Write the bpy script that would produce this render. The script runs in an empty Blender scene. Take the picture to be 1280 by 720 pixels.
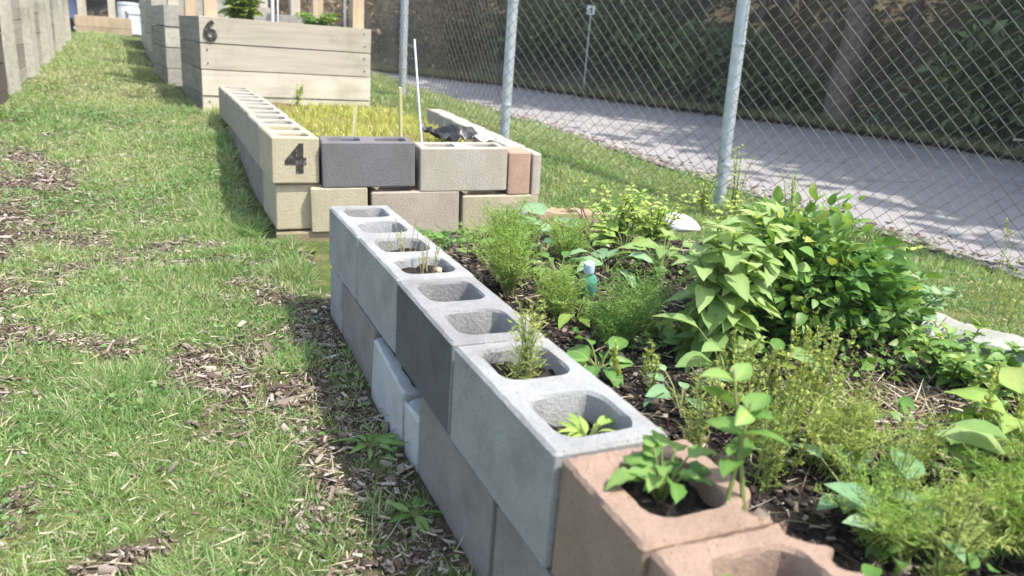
import bpy, bmesh, math, random
import numpy as np
from mathutils import Vector, Matrix, Euler

R = math.radians
rng = np.random.default_rng(7)
random.seed(7)
scene = bpy.context.scene
col = scene.collection

# ------------------------------------------------------------------ camera
cam = bpy.data.cameras.new('camera')
cam_o = bpy.data.objects.new('camera', cam)
col.objects.link(cam_o)
CAM = np.array([-0.4614877, -2.41429646, 0.91361582])
c_r = np.array([0.91325731, -0.40131191, 0.07007026])
c_u = np.array([0.0600309, 0.3026927, 0.95119579])
c_f = np.array([0.40293595, 0.86448012, -0.30052743])
M = Matrix(((c_r[0], c_u[0], -c_f[0], CAM[0]), (c_r[1], c_u[1], -c_f[1], CAM[1]),
            (c_r[2], c_u[2], -c_f[2], CAM[2]), (0, 0, 0, 1)))
cam_o.matrix_world = M
cam.sensor_width = 36.0
cam.lens = 958.17 / 1280 * 36
cam.clip_start = 0.02
cam.clip_end = 500
cam.dof.use_dof = True
cam.dof.focus_distance = 2.1
cam.dof.aperture_fstop = 4.0
scene.camera = cam_o

# ------------------------------------------------------------------ light
SUN_EL, SUN_AZ = 60.0, 136.0          # azimuth clockwise from +Y
sv = Vector((math.sin(R(SUN_AZ)) * math.cos(R(SUN_EL)), math.cos(R(SUN_AZ)) * math.cos(R(SUN_EL)), math.sin(R(SUN_EL))))
world = bpy.data.worlds.new('World')
scene.world = world
world.use_nodes = True
wn = world.node_tree
sky = wn.nodes.new('ShaderNodeTexSky')
sky.sky_type = 'NISHITA'
sky.sun_disc = False
sky.sun_elevation = R(SUN_EL)
sky.sun_rotation = R(SUN_AZ)
sky.air_density = 1.2
sky.dust_density = 2.5
wn.nodes['Background'].inputs['Strength'].default_value = 0.15
wn.links.new(sky.outputs[0], wn.nodes['Background'].inputs['Color'])
sun = bpy.data.lights.new('sun', 'SUN')
sun.energy = 3.4
sun.angle = R(0.6)
sun.color = (1.0, 0.95, 0.86)
sun_o = bpy.data.objects.new('sun', sun)
sun_o.rotation_euler = sv.to_track_quat('Z', 'Y').to_euler()
col.objects.link(sun_o)
vs = scene.view_settings
vs.view_transform = 'Standard'
vs.look = 'None'
vs.gamma = 1.0
vs.use_curve_mapping = False
vs.exposure = 1.2
scene.cycles.max_bounces = 8
scene.cycles.transparent_max_bounces = 8

# ------------------------------------------------------------------ helpers
def vnoise(x, y, s=1.0, seed=0):
    """smooth value noise, 0..1"""
    x = np.asarray(x, float) * s + 113.7 * seed
    y = np.asarray(y, float) * s + 57.3 * seed
    xi, yi = np.floor(x).astype(np.int64), np.floor(y).astype(np.int64)
    fx, fy = x - xi, y - yi
    fx, fy = fx * fx * (3 - 2 * fx), fy * fy * (3 - 2 * fy)
    def h(a, b):
        n = (a * 374761393 + b * 668265263 + seed * 974711) & 0x7fffffff
        n = ((n ^ (n >> 13)) * 1274126177) & 0x7fffffff
        return ((n ^ (n >> 16)) & 0xffff) / 65535.0
    return (h(xi, yi) * (1 - fx) + h(xi + 1, yi) * fx) * (1 - fy) + (h(xi, yi + 1) * (1 - fx) + h(xi + 1, yi + 1) * fx) * fy

def fbm(x, y, s=1.0, seed=0, o=3):
    v, a, t = 0, 1.0, 0
    for k in range(o):
        v = v + a * vnoise(x, y, s * 2 ** k, seed + k); t += a; a *= .5
    return v / t

def sstep(t):
    t = np.clip(t, 0, 1)
    return t * t * (3 - 2 * t)

def tag(o, label=None, cat=None, group=None, kind=None):
    if label: o['label'] = label
    if cat: o['category'] = cat
    if group: o['group'] = group
    if kind: o['kind'] = kind
    return o

def link(name, mesh, parent=None, loc=None, rot=None):
    o = bpy.data.objects.new(name, mesh)
    col.objects.link(o)
    if parent is not None: o.parent = parent
    if loc is not None: o.location = loc
    if rot is not None: o.rotation_euler = rot
    return o

def empty(name, loc, rz=0.0, rot=None):
    o = bpy.data.objects.new(name, None)
    o.empty_display_size = .1
    col.objects.link(o)
    o.location = loc
    o.rotation_euler = rot if rot else (0, 0, rz)
    return o

class MB:
    """collects geometry with a per-vertex 'tint' value; build() makes ONE mesh object"""
    def __init__(s): s.v = []; s.f = []; s.t = []; s.n = 0
    def add(s, verts, faces, tint=0.5):
        verts = np.asarray(verts, float).reshape(-1, 3)
        k = len(verts)
        s.v.append(verts)
        s.f += [tuple(i + s.n for i in f) for f in faces]
        s.t.append(np.full(k, tint) if np.isscalar(tint) else np.asarray(tint))
        s.n += k
    def box(s, c, size, tint=.5, rz=0.0, jit=0.0):
        x, y, z = [d / 2 for d in size]
        P = np.array([(-x, -y, -z), (x, -y, -z), (x, y, -z), (-x, y, -z), (-x, -y, z), (x, -y, z), (x, y, z), (-x, y, z)])
        if jit: P = P + rng.normal(0, jit, P.shape)
        ca, sa = math.cos(rz), math.sin(rz)
        P = np.stack([P[:, 0] * ca - P[:, 1] * sa, P[:, 0] * sa + P[:, 1] * ca, P[:, 2]], -1) + np.array(c)
        s.add(P, [(0, 3, 2, 1), (4, 5, 6, 7), (0, 1, 5, 4), (1, 2, 6, 5), (2, 3, 7, 6), (3, 0, 4, 7)], tint)
    def tube(s, pts, rad, n=6, tint=.5, cap=True):
        pts = np.asarray(pts, float); m = len(pts)
        rad = np.full(m, rad) if np.isscalar(rad) else np.asarray(rad)
        d = np.gradient(pts, axis=0); d /= np.linalg.norm(d, axis=1)[:, None] + 1e-9
        a = np.array([0, 0, 1.0]) if abs(d[0][2]) < .9 else np.array([1.0, 0, 0])
        V = []
        for i in range(m):
            u = np.cross(d[i], a); u /= np.linalg.norm(u) + 1e-9
            w = np.cross(d[i], u)
            for k in range(n):
                th = 2 * math.pi * k / n
                V.append(pts[i] + rad[i] * (u * math.cos(th) + w * math.sin(th)))
        F = [(i * n + k, i * n + (k + 1) % n, (i + 1) * n + (k + 1) % n, (i + 1) * n + k) for i in range(m - 1) for k in range(n)]
        if cap:
            F.append(tuple(range(n - 1, -1, -1))); F.append(tuple((m - 1) * n + k for k in range(n)))
        s.add(V, F, tint)
    def lathe(s, prof, n=16, tint=.5):
        V = [(r * math.cos(2 * math.pi * k / n), r * math.sin(2 * math.pi * k / n), z) for r, z in prof for k in range(n)]
        F = [(i * n + k, i * n + (k + 1) % n, (i + 1) * n + (k + 1) % n, (i + 1) * n + k) for i in range(len(prof) - 1) for k in range(n)]
        F.append(tuple(range(n - 1, -1, -1))); F.append(tuple((len(prof) - 1) * n + k for k in range(n)))
        s.add(V, F, tint)
    def build(s, name, mat, parent=None, loc=None, rot=None, smooth=False):
        V = np.concatenate(s.v) if s.v else np.zeros((0, 3))
        me = bpy.data.meshes.new(name)
        me.from_pydata(V.tolist(), [], s.f)
        at = me.attributes.new('tint', 'FLOAT', 'POINT')
        at.data.foreach_set('value', np.concatenate(s.t).astype(np.float32))
        me.materials.append(mat)
        if smooth:
            me.shade_smooth()
            me.set_sharp_from_angle(angle=R(42))
        return link(name, me, parent, loc, rot)

def rots(d, up=None, roll=None):
    """N frames with local Y along d"""
    d = d / (np.linalg.norm(d, axis=1)[:, None] + 1e-9)
    if up is None: up = np.tile(np.array([0, 0, 1.0]), (len(d), 1))
    x = np.cross(d, up)
    bad = np.linalg.norm(x, axis=1) < 1e-3
    x[bad] = np.array([1.0, 0, 0])
    x /= np.linalg.norm(x, axis=1)[:, None]
    z = np.cross(x, d)
    if roll is not None:
        c, s = np.cos(roll)[:, None], np.sin(roll)[:, None]
        x, z = x * c + z * s, z * c - x * s
    return np.stack([x, d, z], -1)

def scatter(name, tv, tf, pos, rot, scale, tint, mat, parent=None, mb=None, tshade=None):
    """many copies of a small template baked into ONE mesh (leaves, blades, chips)"""
    tv = np.asarray(tv, float); n = len(tv); N = len(pos)
    scale = np.asarray(scale, float)
    if scale.ndim == 1: scale = np.repeat(scale[:, None], 3, 1)
    P = tv[None] * scale[:, None, :]
    P = np.einsum('nij,nkj->nki', rot, P) + pos[:, None, :]
    V = P.reshape(-1, 3)
    T = np.repeat(np.asarray(tint, float), n)
    if tshade is not None: T = T + np.tile(tshade, N)
    if mb is not None:
        F = [tuple(i + k * n for i in f) for k in range(N) for f in tf]
        mb.add(V, F, T); return None
    lens = np.array([len(f) for f in tf]); flat = np.concatenate([np.array(f) for f in tf])
    me = bpy.data.meshes.new(name)
    me.vertices.add(len(V)); me.vertices.foreach_set('co', V.astype(np.float32).ravel())
    loops = (flat[None] + (np.arange(N) * n)[:, None]).ravel()
    me.loops.add(len(loops)); me.loops.foreach_set('vertex_index', loops.astype(np.int32))
    tot = np.tile(lens, N); st = np.concatenate([[0], np.cumsum(tot)[:-1]])
    me.polygons.add(len(tot)); me.polygons.foreach_set('loop_start', st.astype(np.int32))
    me.update(calc_edges=True); me.validate()
    at = me.attributes.new('tint', 'FLOAT', 'POINT'); at.data.foreach_set('value', T.astype(np.float32))
    me.materials.append(mat)
    me.shade_smooth()
    return link(name, me, parent)

# ------------------------------------------------------------------ materials
def mat(name, rough=.8, spec=.3):
    m = bpy.data.materials.new(name); m.use_nodes = True
    b = m.node_tree.nodes['Principled BSDF']
    b.inputs['Roughness'].default_value = rough
    b.inputs['Specular IOR Level'].default_value = spec
    return m, m.node_tree, b

def ramp(nt, stops):
    r = nt.nodes.new('ShaderNodeValToRGB')
    el = r.color_ramp.elements
    while len(el) < len(stops): el.new(.5)
    for e, (p, c) in zip(el, stops):
        e.position = p; e.color = (*c, 1)
    return r

def noise(nt, scale, detail=4, rough=.6, coord='Object', sc=None):
    tc = nt.nodes.new('ShaderNodeTexCoord')
    n = nt.nodes.new('ShaderNodeTexNoise')
    n.inputs['Scale'].default_value = scale
    n.inputs['Detail'].default_value = detail
    n.inputs['Roughness'].default_value = rough
    if sc:
        mp = nt.nodes.new('ShaderNodeMapping'); mp.inputs['Scale'].default_value = sc
        nt.links.new(tc.outputs[coord], mp.inputs[0]); nt.links.new(mp.outputs[0], n.inputs['Vector'])
    else:
        nt.links.new(tc.outputs[coord], n.inputs['Vector'])
    return n

def mixc(nt, fac, a, b, mode='MIX'):
    m = nt.nodes.new('ShaderNodeMix'); m.data_type = 'RGBA'; m.blend_type = mode
    for sock, v in ((m.inputs[0], fac), (m.inputs[6], a), (m.inputs[7], b)):
        if hasattr(v, 'is_linked') or isinstance(v, bpy.types.NodeSocket): nt.links.new(v, sock)
        elif isinstance(v, (int, float)): sock.default_value = v
        else: sock.default_value = (*v, 1)
    return m.outputs[2]

def bump(nt, b, h, strength=.4, dist=.01):
    n = nt.nodes.new('ShaderNodeBump')
    n.inputs['Strength'].default_value = strength
    n.inputs['Distance'].default_value = dist
    nt.links.new(h, n.inputs['Height']); nt.links.new(n.outputs[0], b.inputs['Normal'])

def concrete(name, c, var=.25, grain=.4):
    m, nt, b = mat(name, .92, .15)
    c = np.array(c)
    n1 = noise(nt, 5.5, 6, .65, 'Object')
    r1 = ramp(nt, [(.3, c * (1 - var)), (.5, c), (.72, np.clip(c * (1 + var * .7), 0, .9))])
    nt.links.new(n1.outputs[0], r1.inputs[0])
    n2 = noise(nt, 260, 3, .7)
    r2 = ramp(nt, [(.3, (.62,) * 3), (.52, (1,) * 3), (.75, (1.12,) * 3)])
    nt.links.new(n2.outputs[0], r2.inputs[0])
    x = mixc(nt, grain, r1.outputs[0], r2.outputs[0], 'MULTIPLY')
    # blotchy water stains and drips
    n3 = noise(nt, 3.4, 9, .68, 'Object', (1.6, 1.6, .9))
    r3 = ramp(nt, [(.46, (1, 1, 1)), (.58, (.74, .72, .68)), (.70, (.55, .53, .48))])
    nt.links.new(n3.outputs[0], r3.inputs[0])
    x = mixc(nt, .38, x, r3.outputs[0], 'MULTIPLY')
    nt.links.new(x, b.inputs['Base Color'])
    n4 = noise(nt, 150, 5, .75)
    vo = nt.nodes.new('ShaderNodeTexVoronoi'); vo.inputs['Scale'].default_value = 95; vo.inputs['Randomness'].default_value = 1
    tc = nt.nodes.new('ShaderNodeTexCoord'); nt.links.new(tc.outputs['Object'], vo.inputs['Vector'])
    rp = ramp(nt, [(.10, (0, 0, 0)), (.22, (1, 1, 1))]); nt.links.new(vo.outputs['Distance'], rp.inputs[0])
    n5 = noise(nt, 22, 3, .6); rq = ramp(nt, [(.48, (0, 0, 0)), (.60, (1, 1, 1))]); nt.links.new(n5.outputs[0], rq.inputs[0])
    pit = mixc(nt, rq.outputs[0], (1, 1, 1), rp.outputs[0])
    y2 = mixc(nt, .45, x, pit, 'MULTIPLY'); nt.links.new(y2, b.inputs['Base Color'])
    hsum = mixc(nt, .5, n4.outputs[0], pit, 'MULTIPLY')
    bump(nt, b, hsum, .7, .008)
    return m

def wood(name, c, axis=0, var=.3):
    m, nt, b = mat(name, .85, .2)
    c = np.array(c)
    sc = [26, 26, 26]; sc[axis] = 1.6
    n1 = noise(nt, 1.0, 6, .65, 'Object', sc)
    r1 = ramp(nt, [(.28, c * (1 - var)), (.5, c), (.75, np.clip(c * (1 + var * .6), 0, .9))])
    nt.links.new(n1.outputs[0], r1.inputs[0])
    at = nt.nodes.new('ShaderNodeAttribute'); at.attribute_name = 'tint'
    r2 = ramp(nt, [(0, (.6, .58, .55)), (1, (1.15, 1.12, 1.05))])
    nt.links.new(at.outputs['Fac'], r2.inputs[0])
    x = mixc(nt, 1.0, r1.outputs[0], r2.outputs[0], 'MULTIPLY')
    n3 = noise(nt, 3.2, 4, .6)
    r3 = ramp(nt, [(.5, (1, 1, 1)), (.72, (.62, .60, .56))])
    nt.links.new(n3.outputs[0], r3.inputs[0])
    x = mixc(nt, .6, x, r3.outputs[0], 'MULTIPLY')
    nt.links.new(x, b.inputs['Base Color'])
    bump(nt, b, n1.outputs[0], .35, .004)
    return m

def leafmat(name, stops, trans=.3, rough=.5, spec=.35):
    """leaf: colour by the 'tint' attribute, some light passes through"""
    m, nt, b = mat(name, rough, spec)
    at = nt.nodes.new('ShaderNodeAttribute'); at.attribute_name = 'tint'
    n = noise(nt, 35, 3, .6)
    ad = nt.nodes.new('ShaderNodeMath'); ad.operation = 'MULTIPLY_ADD'
    nt.links.new(n.outputs[0], ad.inputs[0]); ad.inputs[1].default_value = .35
    sb = nt.nodes.new('ShaderNodeMath'); sb.operation = 'SUBTRACT'; sb.inputs[1].default_value = .175
    nt.links.new(at.outputs['Fac'], sb.inputs[0]); nt.links.new(sb.outputs[0], ad.inputs[2])
    r = ramp(nt, stops); nt.links.new(ad.outputs[0], r.inputs[0])
    nt.links.new(r.outputs[0], b.inputs['Base Color'])
    nb = noise(nt, 120, 3, .6); bump(nt, b, nb.outputs[0], .25, .004)
    tr = nt.nodes.new('ShaderNodeBsdfTranslucent')
    tc = mixc(nt, 1.0, r.outputs[0], (1.25, 1.15, .6), 'MULTIPLY')
    nt.links.new(tc, tr.inputs['Color'])
    mx = nt.nodes.new('ShaderNodeMixShader'); mx.inputs[0].default_value = trans
    nt.links.new(b.outputs[0], mx.inputs[1]); nt.links.new(tr.outputs[0], mx.inputs[2])
    nt.links.new(mx.outputs[0], nt.nodes['Material Output'].inputs['Surface'])
    return m

def plain(name, c, rough=.6, spec=.4, metal=0.0, var=.15, scale=8):
    m, nt, b = mat(name, rough, spec)
    b.inputs['Metallic'].default_value = metal
    c = np.array(c)
    n = noise(nt, scale, 4, .6)
    r = ramp(nt, [(.3, c * (1 - var)), (.7, np.clip(c * (1 + var), 0, 1))])
    nt.links.new(n.outputs[0], r.inputs[0]); nt.links.new(r.outputs[0], b.inputs['Base Color'])
    return m

def worn_paint():
    m, nt, b = mat('black_stencil_paint', .85, .15)
    n = noise(nt, 38, 6, .75); r = ramp(nt, [(.35, (.03, .028, .028)), (.55, (.06, .055, .05)), (.64, (.22, .20, .165)), (.75, (.42, .38, .31))])
    nt.links.new(n.outputs[0], r.inputs[0]); nt.links.new(r.outputs[0], b.inputs['Base Color'])
    return m
MT = dict(
    conc_light=concrete('light_grey_concrete', (.40, .405, .405)),
    conc_mid=concrete('mid_grey_concrete', (.33,.33,.335)),
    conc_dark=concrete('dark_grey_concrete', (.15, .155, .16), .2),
    conc_white=concrete('pale_concrete', (.57,.585,.59), .18),
    conc_taupe=concrete('taupe_concrete', (.32,.305,.28)),
    conc_brown=concrete('brown_concrete', (.40,.285,.22), .25, .6),
    conc_cream=concrete('cream_concrete', (.56,.49,.36), .12),
    conc_beige=concrete('beige_concrete', (.52,.475,.41), .12),
    conc_greige=concrete('greyish_beige_concrete', (.43, .405, .355), .15),
    conc_pinkish=concrete('pinkish_beige_concrete', (.50, .43, .37), .12),
    conc_char=concrete('charcoal_concrete', (.21,.205,.215), .12),
    conc_pink=concrete('pinkish_concrete', (.50,.34,.26), .15),
    conc_dusty=concrete('dusty_tan_concrete', (.34,.28,.19), .3),
    wood_pale=wood('pale_weathered_wood', (.56, .52, .455), 0, .2),
    wood_grey=wood('grey_weathered_wood', (.36, .35, .325), 1, .35),
    wood_white=wood('whitewashed_wood', (.50, .49, .455), 1, .3),
    wood_dark=wood('dark_plank_wood', (.12, .105, .095)),  # much darker plank tone, used on one planter only
    wood_post=wood('tan_post_wood', (.58, .46, .34), 2, .2),
    wood_stake=wood('yellow_stake_wood', (.62, .60, .32), 2, .15),
    soil_dry=plain('dry_wood', (.3, .22, .14)),
    galv=plain('galvanised_steel', (.50, .55, .60), .45, .5, .35, .15, 20),
    wire=plain('galvanised_wire', (.15, .155, .13), .6, .4, .1, .1, 20),
    pvc=plain('white_plastic_pipe', (.74, .75, .76), .35, .5, 0, .05),
    white=plain('white_paint', (.75, .76, .74), .5, .4, 0, .08),
    numeral=worn_paint(),
    black=plain('black_plastic_sheet', (.03, .03, .032), .4, .4, 0, .3),
    stem=leafmat('green_stem', [(0, (.10, .16, .05)), (1, (.24, .27, .09))], .1),
    stem_dry=leafmat('dry_stem', [(0, (.24, .18, .10)), (1, (.55, .48, .32))], .1),
    bark=plain('bark', (.17, .14, .115), .95, .1, 0, .4, 14),
    blue=plain('blue_plastic', (.14, .2, .36), .5, .4, 0, .1),
    paleblue=plain('pale_blue_plastic', (.55, .62, .72), .5, .4, 0, .08),
    rock=concrete('pale_rock', (.42, .43, .38), .25),
)

# ------------------------------------------------------------------ ground
GY = np.array([-60, -.6, .9, 3.3, 11.5, 20, 60]); GZ = np.array([0, 0, .06, .32, .60, .7, .8])
def gs(y):
    y = np.asarray(y, float); s = 0
    for k in np.linspace(-.6, .6, 7): s = s + np.interp(y + k, GY, GZ)
    return s / 7
def G(x, y):
    t = sstep((np.asarray(x, float) - 1.75) / 1.35)
    return gs(y) * (1 - .55 * t)
FAR = np.array([(8.6, -8), (8.4, -1), (8.2, .5), (7.7, 2.74), (7.18, 4.87), (5.9, 7.2), (5.0, 9.6), (3.3, 11.8), (1.2, 14.2), (-3, 17), (-12, 20)])
NEAR = np.array([(3.25, -8), (3.27, -1), (3.28, -.2), (3.27, .55), (3.15, 1.5), (2.95, 3.2), (2.93, 6.1), (2.75, 8.2), (1.9, 10.2), (.3, 12.2), (-3, 15), (-12, 17.5)])
def dline(x, y, L):
    """signed distance to a polyline, positive to its right (outer) side"""
    x = np.asarray(x, float); y = np.asarray(y, float)
    best = np.full(x.shape, 1e9); sg = np.ones(x.shape)
    for a, b in zip(L[:-1], L[1:]):
        e = b - a; t = np.clip(((x - a[0]) * e[0] + (y - a[1]) * e[1]) / (e @ e), 0, 1)
        dx, dy = x - a[0] - t * e[0], y - a[1] - t * e[1]
        d = np.hypot(dx, dy); s = np.sign(e[1] * (x - a[0]) - e[0] * (y - a[1]))
        m = d < best
        best = np.where(m, d, best); sg = np.where(m, s, sg)
    return best * sg
def bank(x, y):
    d = dline(x, y, FAR)
    return G(x, y) + .06 + sstep((d - .3) / 5.5) * 2.6 + .1 * (fbm(x, y, 1.2, 5) - .5) * np.clip(d, 0, 1)

def mulch(x, y):
    """where bark mulch lies bare, 0..1"""
    def el(cx, cy, a, b, rz=0):
        c, s = math.cos(rz), math.sin(rz)
        u, v = (x - cx) * c + (y - cy) * s, -(x - cx) * s + (y - cy) * c
        return 1.25 - np.sqrt((u / a) ** 2 + (v / b) ** 2)
    m = np.maximum(el(-1.2, 1.1, .58, 1.6, .12), el(-1.06, .0, .55, .6)) + .12
    for q in ((-.76, -.08, .32, .17), (-1.05, -.45, .2, .3), (-.20, -.26, .50, .30, .45), (-.04, -.45, .33, .85), (-.02, -1.05, .26, .7), (-.3, .75, .1, .06),
              (-.2, -1.25, .10, .05, .6), (-.58, -1.12, .12, .04, .4), (-.14, .18, .12, .2),
              (-1.5, 2.3, .35, .7), (-.45, .55, .22, .07, .2)):
        m = np.maximum(m, el(*q))
    m = m + (fbm(x, y, 5.5, 3, 4) - .5) * 2.2 - .12
    return sstep((m - .1) / .8)

def warp(u, near, far):
    return np.sign(u) * (near * np.abs(u) + (far - near) * np.abs(u) ** 5)
n = 300
gx = warp(np.linspace(-1, 1, n), 9, 160) + .5
gy = warp(np.linspace(-1, 1, n), 11, 160) + 2.5
X, Y = np.meshgrid(gx, gy)
Z = G(X, Y) + .025 * (fbm(X, Y, 2.2, 1) - .5) * (np.abs(X) < 12)
dn = dline(X, Y, NEAR); df = dline(X, Y, FAR)
onroad = (dn > -.02)
Z = np.where(onroad, G(X, Y) - .05, Z)
me = bpy.data.meshes.new('ground')
idx = np.arange(n * n).reshape(n, n)
quads = np.stack([idx[:-1, :-1], idx[:-1, 1:], idx[1:, 1:], idx[1:, :-1]], -1).reshape(-1, 4)
me.from_pydata(np.stack([X, Y, Z], -1).reshape(-1, 3).tolist(), [], quads.tolist())
at = me.attributes.new('tint', 'FLOAT', 'POINT'); at.data.foreach_set('value', mulch(X, Y).ravel().astype(np.float32))
m, nt, b = mat('turf_soil', .95, .1)
a = nt.nodes.new('ShaderNodeAttribute'); a.attribute_name = 'tint'
n1 = noise(nt, 9, 6, .7); r1 = ramp(nt, [(.3, (.05, .075, .02)), (.5, (.10, .13, .04)), (.72, (.24, .22, .10))]); nt.links.new(n1.outputs[0], r1.inputs[0])
n2 = noise(nt, 45, 5, .7); r2 = ramp(nt, [(.3, (.035, .025, .02)), (.55, (.12, .085, .06)), (.75, (.28, .22, .17))]); nt.links.new(n2.outputs[0], r2.inputs[0])
nt.links.new(mixc(nt, a.outputs['Fac'], r1.outputs[0], r2.outputs[0]), b.inputs['Base Color'])
bump(nt, b, n2.outputs[0], .8, .02)
me.materials.append(m); me.shade_smooth()
tag(link('ground', me), kind='structure')

def strip(name, La, Lb, zf, m, cuts=40):
    """a sheet between two polylines"""
    def res(L):
        s = np.concatenate([[0], np.cumsum(np.hypot(*np.diff(L, axis=0).T))]); t = np.linspace(0, s[-1], 90)
        return np.stack([np.interp(t, s, L[:, 0]), np.interp(t, s, L[:, 1])], -1)
    A, B = res(La), res(Lb)
    w = np.linspace(0, 1, cuts)
    P = A[:, None] * (1 - w[None, :, None]) + B[:, None] * w[None, :, None]
    Zz = zf(P[..., 0], P[..., 1])
    V = np.concatenate([P, Zz[..., None]], -1).reshape(-1, 3)
    idx = np.arange(90 * cuts).reshape(90, cuts)
    q = np.stack([idx[:-1, :-1], idx[:-1, 1:], idx[1:, 1:], idx[1:, :-1]], -1).reshape(-1, 4)
    me = bpy.data.meshes.new(name); me.from_pydata(V.tolist(), [], q.tolist()); me.materials.append(m); me.shade_smooth()
    return tag(link(name, me), kind='structure')

m, nt, b = mat('worn_asphalt', .9, .2)
n1 = noise(nt, 1.1, 6, .6); r1 = ramp(nt, [(.3, (.31, .295, .295)), (.7, (.39, .37, .365))]); nt.links.new(n1.outputs[0], r1.inputs[0])
n2 = noise(nt, 130, 3, .7); r2 = ramp(nt, [(.35, (.7, .7, .7)), (.6, (1, 1, 1)), (.8, (1.25, 1.2, 1.15))]); nt.links.new(n2.outputs[0], r2.inputs[0])
x = mixc(nt, .8, r1.outputs[0], r2.outputs[0], 'MULTIPLY')
n3 = noise(nt, 5, 6, .75); r3 = ramp(nt, [(.55, (1, 1, 1)), (.62, (.8, .78, .76)), (.7, (1, 1, 1))]); nt.links.new(n3.outputs[0], r3.inputs[0])
nt.links.new(mixc(nt, .7, x, r3.outputs[0], 'MULTIPLY'), b.inputs['Base Color'])
bump(nt, b, n2.outputs[0], .5, .006)
vo = nt.nodes.new('ShaderNodeTexVoronoi'); vo.feature = 'DISTANCE_TO_EDGE'; vo.inputs['Scale'].default_value = .7
tc = nt.nodes.new('ShaderNodeTexCoord'); nw = noise(nt, 2.5, 5, .7)
vm = mixc(nt, .25, tc.outputs['Object'], nw.outputs['Color'], 'ADD'); nt.links.new(vm, vo.inputs['Vector'])
rc = ramp(nt, [(.0, (.45, .43, .42)), (.012, (1, 1, 1))]); nt.links.new(vo.outputs['Distance'], rc.inputs[0])
old = b.inputs['Base Color'].links[0].from_socket
nt.links.new(mixc(nt, .7, old, rc.outputs[0], 'MULTIPLY'), b.inputs['Base Color'])
strip('road', NEAR, FAR, lambda x, y: G(x, y) + .012, m)
m2, nt, b = mat('bank_earth', .95, .1)
n1 = noise(nt, 3, 6, .7); r1 = ramp(nt, [(.3, (.05, .042, .028)), (.52, (.11, .09, .06)), (.75, (.19, .155, .10))]); nt.links.new(n1.outputs[0], r1.inputs[0])
nt.links.new(r1.outputs[0], b.inputs['Base Color']); bump(nt, b, n1.outputs[0], .8, .05)
FARo = FAR + np.array([(30, -10), (30, 0), (30, 2), (30, 6), (28, 14), (24, 20), (18, 24), (10, 26), (2, 28), (-6, 30), (-14, 32)])
strip('bank', FAR + 0.02, FARo, bank, m2, 90)

# ------------------------------------------------------------------ leaf templates (length 1 along +Y, width along X)
def leaf_t(w, fold=.25, droop=.25, shape='ovate', n=5, wav=0.0):
    V = []; F = []
    for i in range(n + 1):
        t = i / n
        if shape == 'ovate': ww = w * math.sin(math.pi * min(1, t ** .72)) ** .8 if 0 < t < 1 else .012
        elif shape == 'lance': ww = w * math.sin(math.pi * t ** .8) if 0 < t < 1 else .01
        else: ww = w * (math.sqrt(max(0, 1 - (2 * t - 1) ** 2))) if 0 < t < 1 else .03
        z = -droop * t * t
        k = wav * (1 if i % 2 else -1)
        V += [(-ww / 2, t, z + fold * ww / 2 + k), (0, t, z), (ww / 2, t, z + fold * ww / 2 - k)]
    for i in range(n):
        a = 3 * i
        F += [(a, a + 1, a + 4, a + 3), (a + 1, a + 2, a + 5, a + 4)]
    return np.array(V), F
T_OV = leaf_t(.62, .3, .28)
T_OVB = leaf_t(.55, .25, .45, n=6, wav=.018)
T_LA = leaf_t(.3, .35, .3, 'lance')
T_RO = leaf_t(.85, .2, .15, 'round', 6)
T_OVW = leaf_t(.75, .3, .5, n=6, wav=.04)
T_SM = leaf_t(.6, .3, .2, n=2)
T_BL = (np.array([(-.5, 0, 0), (.5, 0, 0), (.42, .45, .06), (-.42, .45, .06), (0, 1, .28)]), [(0, 1, 2, 3), (3, 2, 4)])
T_ND = (np.array([(-.5, 0, 0), (.5, 0, 0), (0, 1, .06)]), [(0, 1, 2)])

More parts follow.
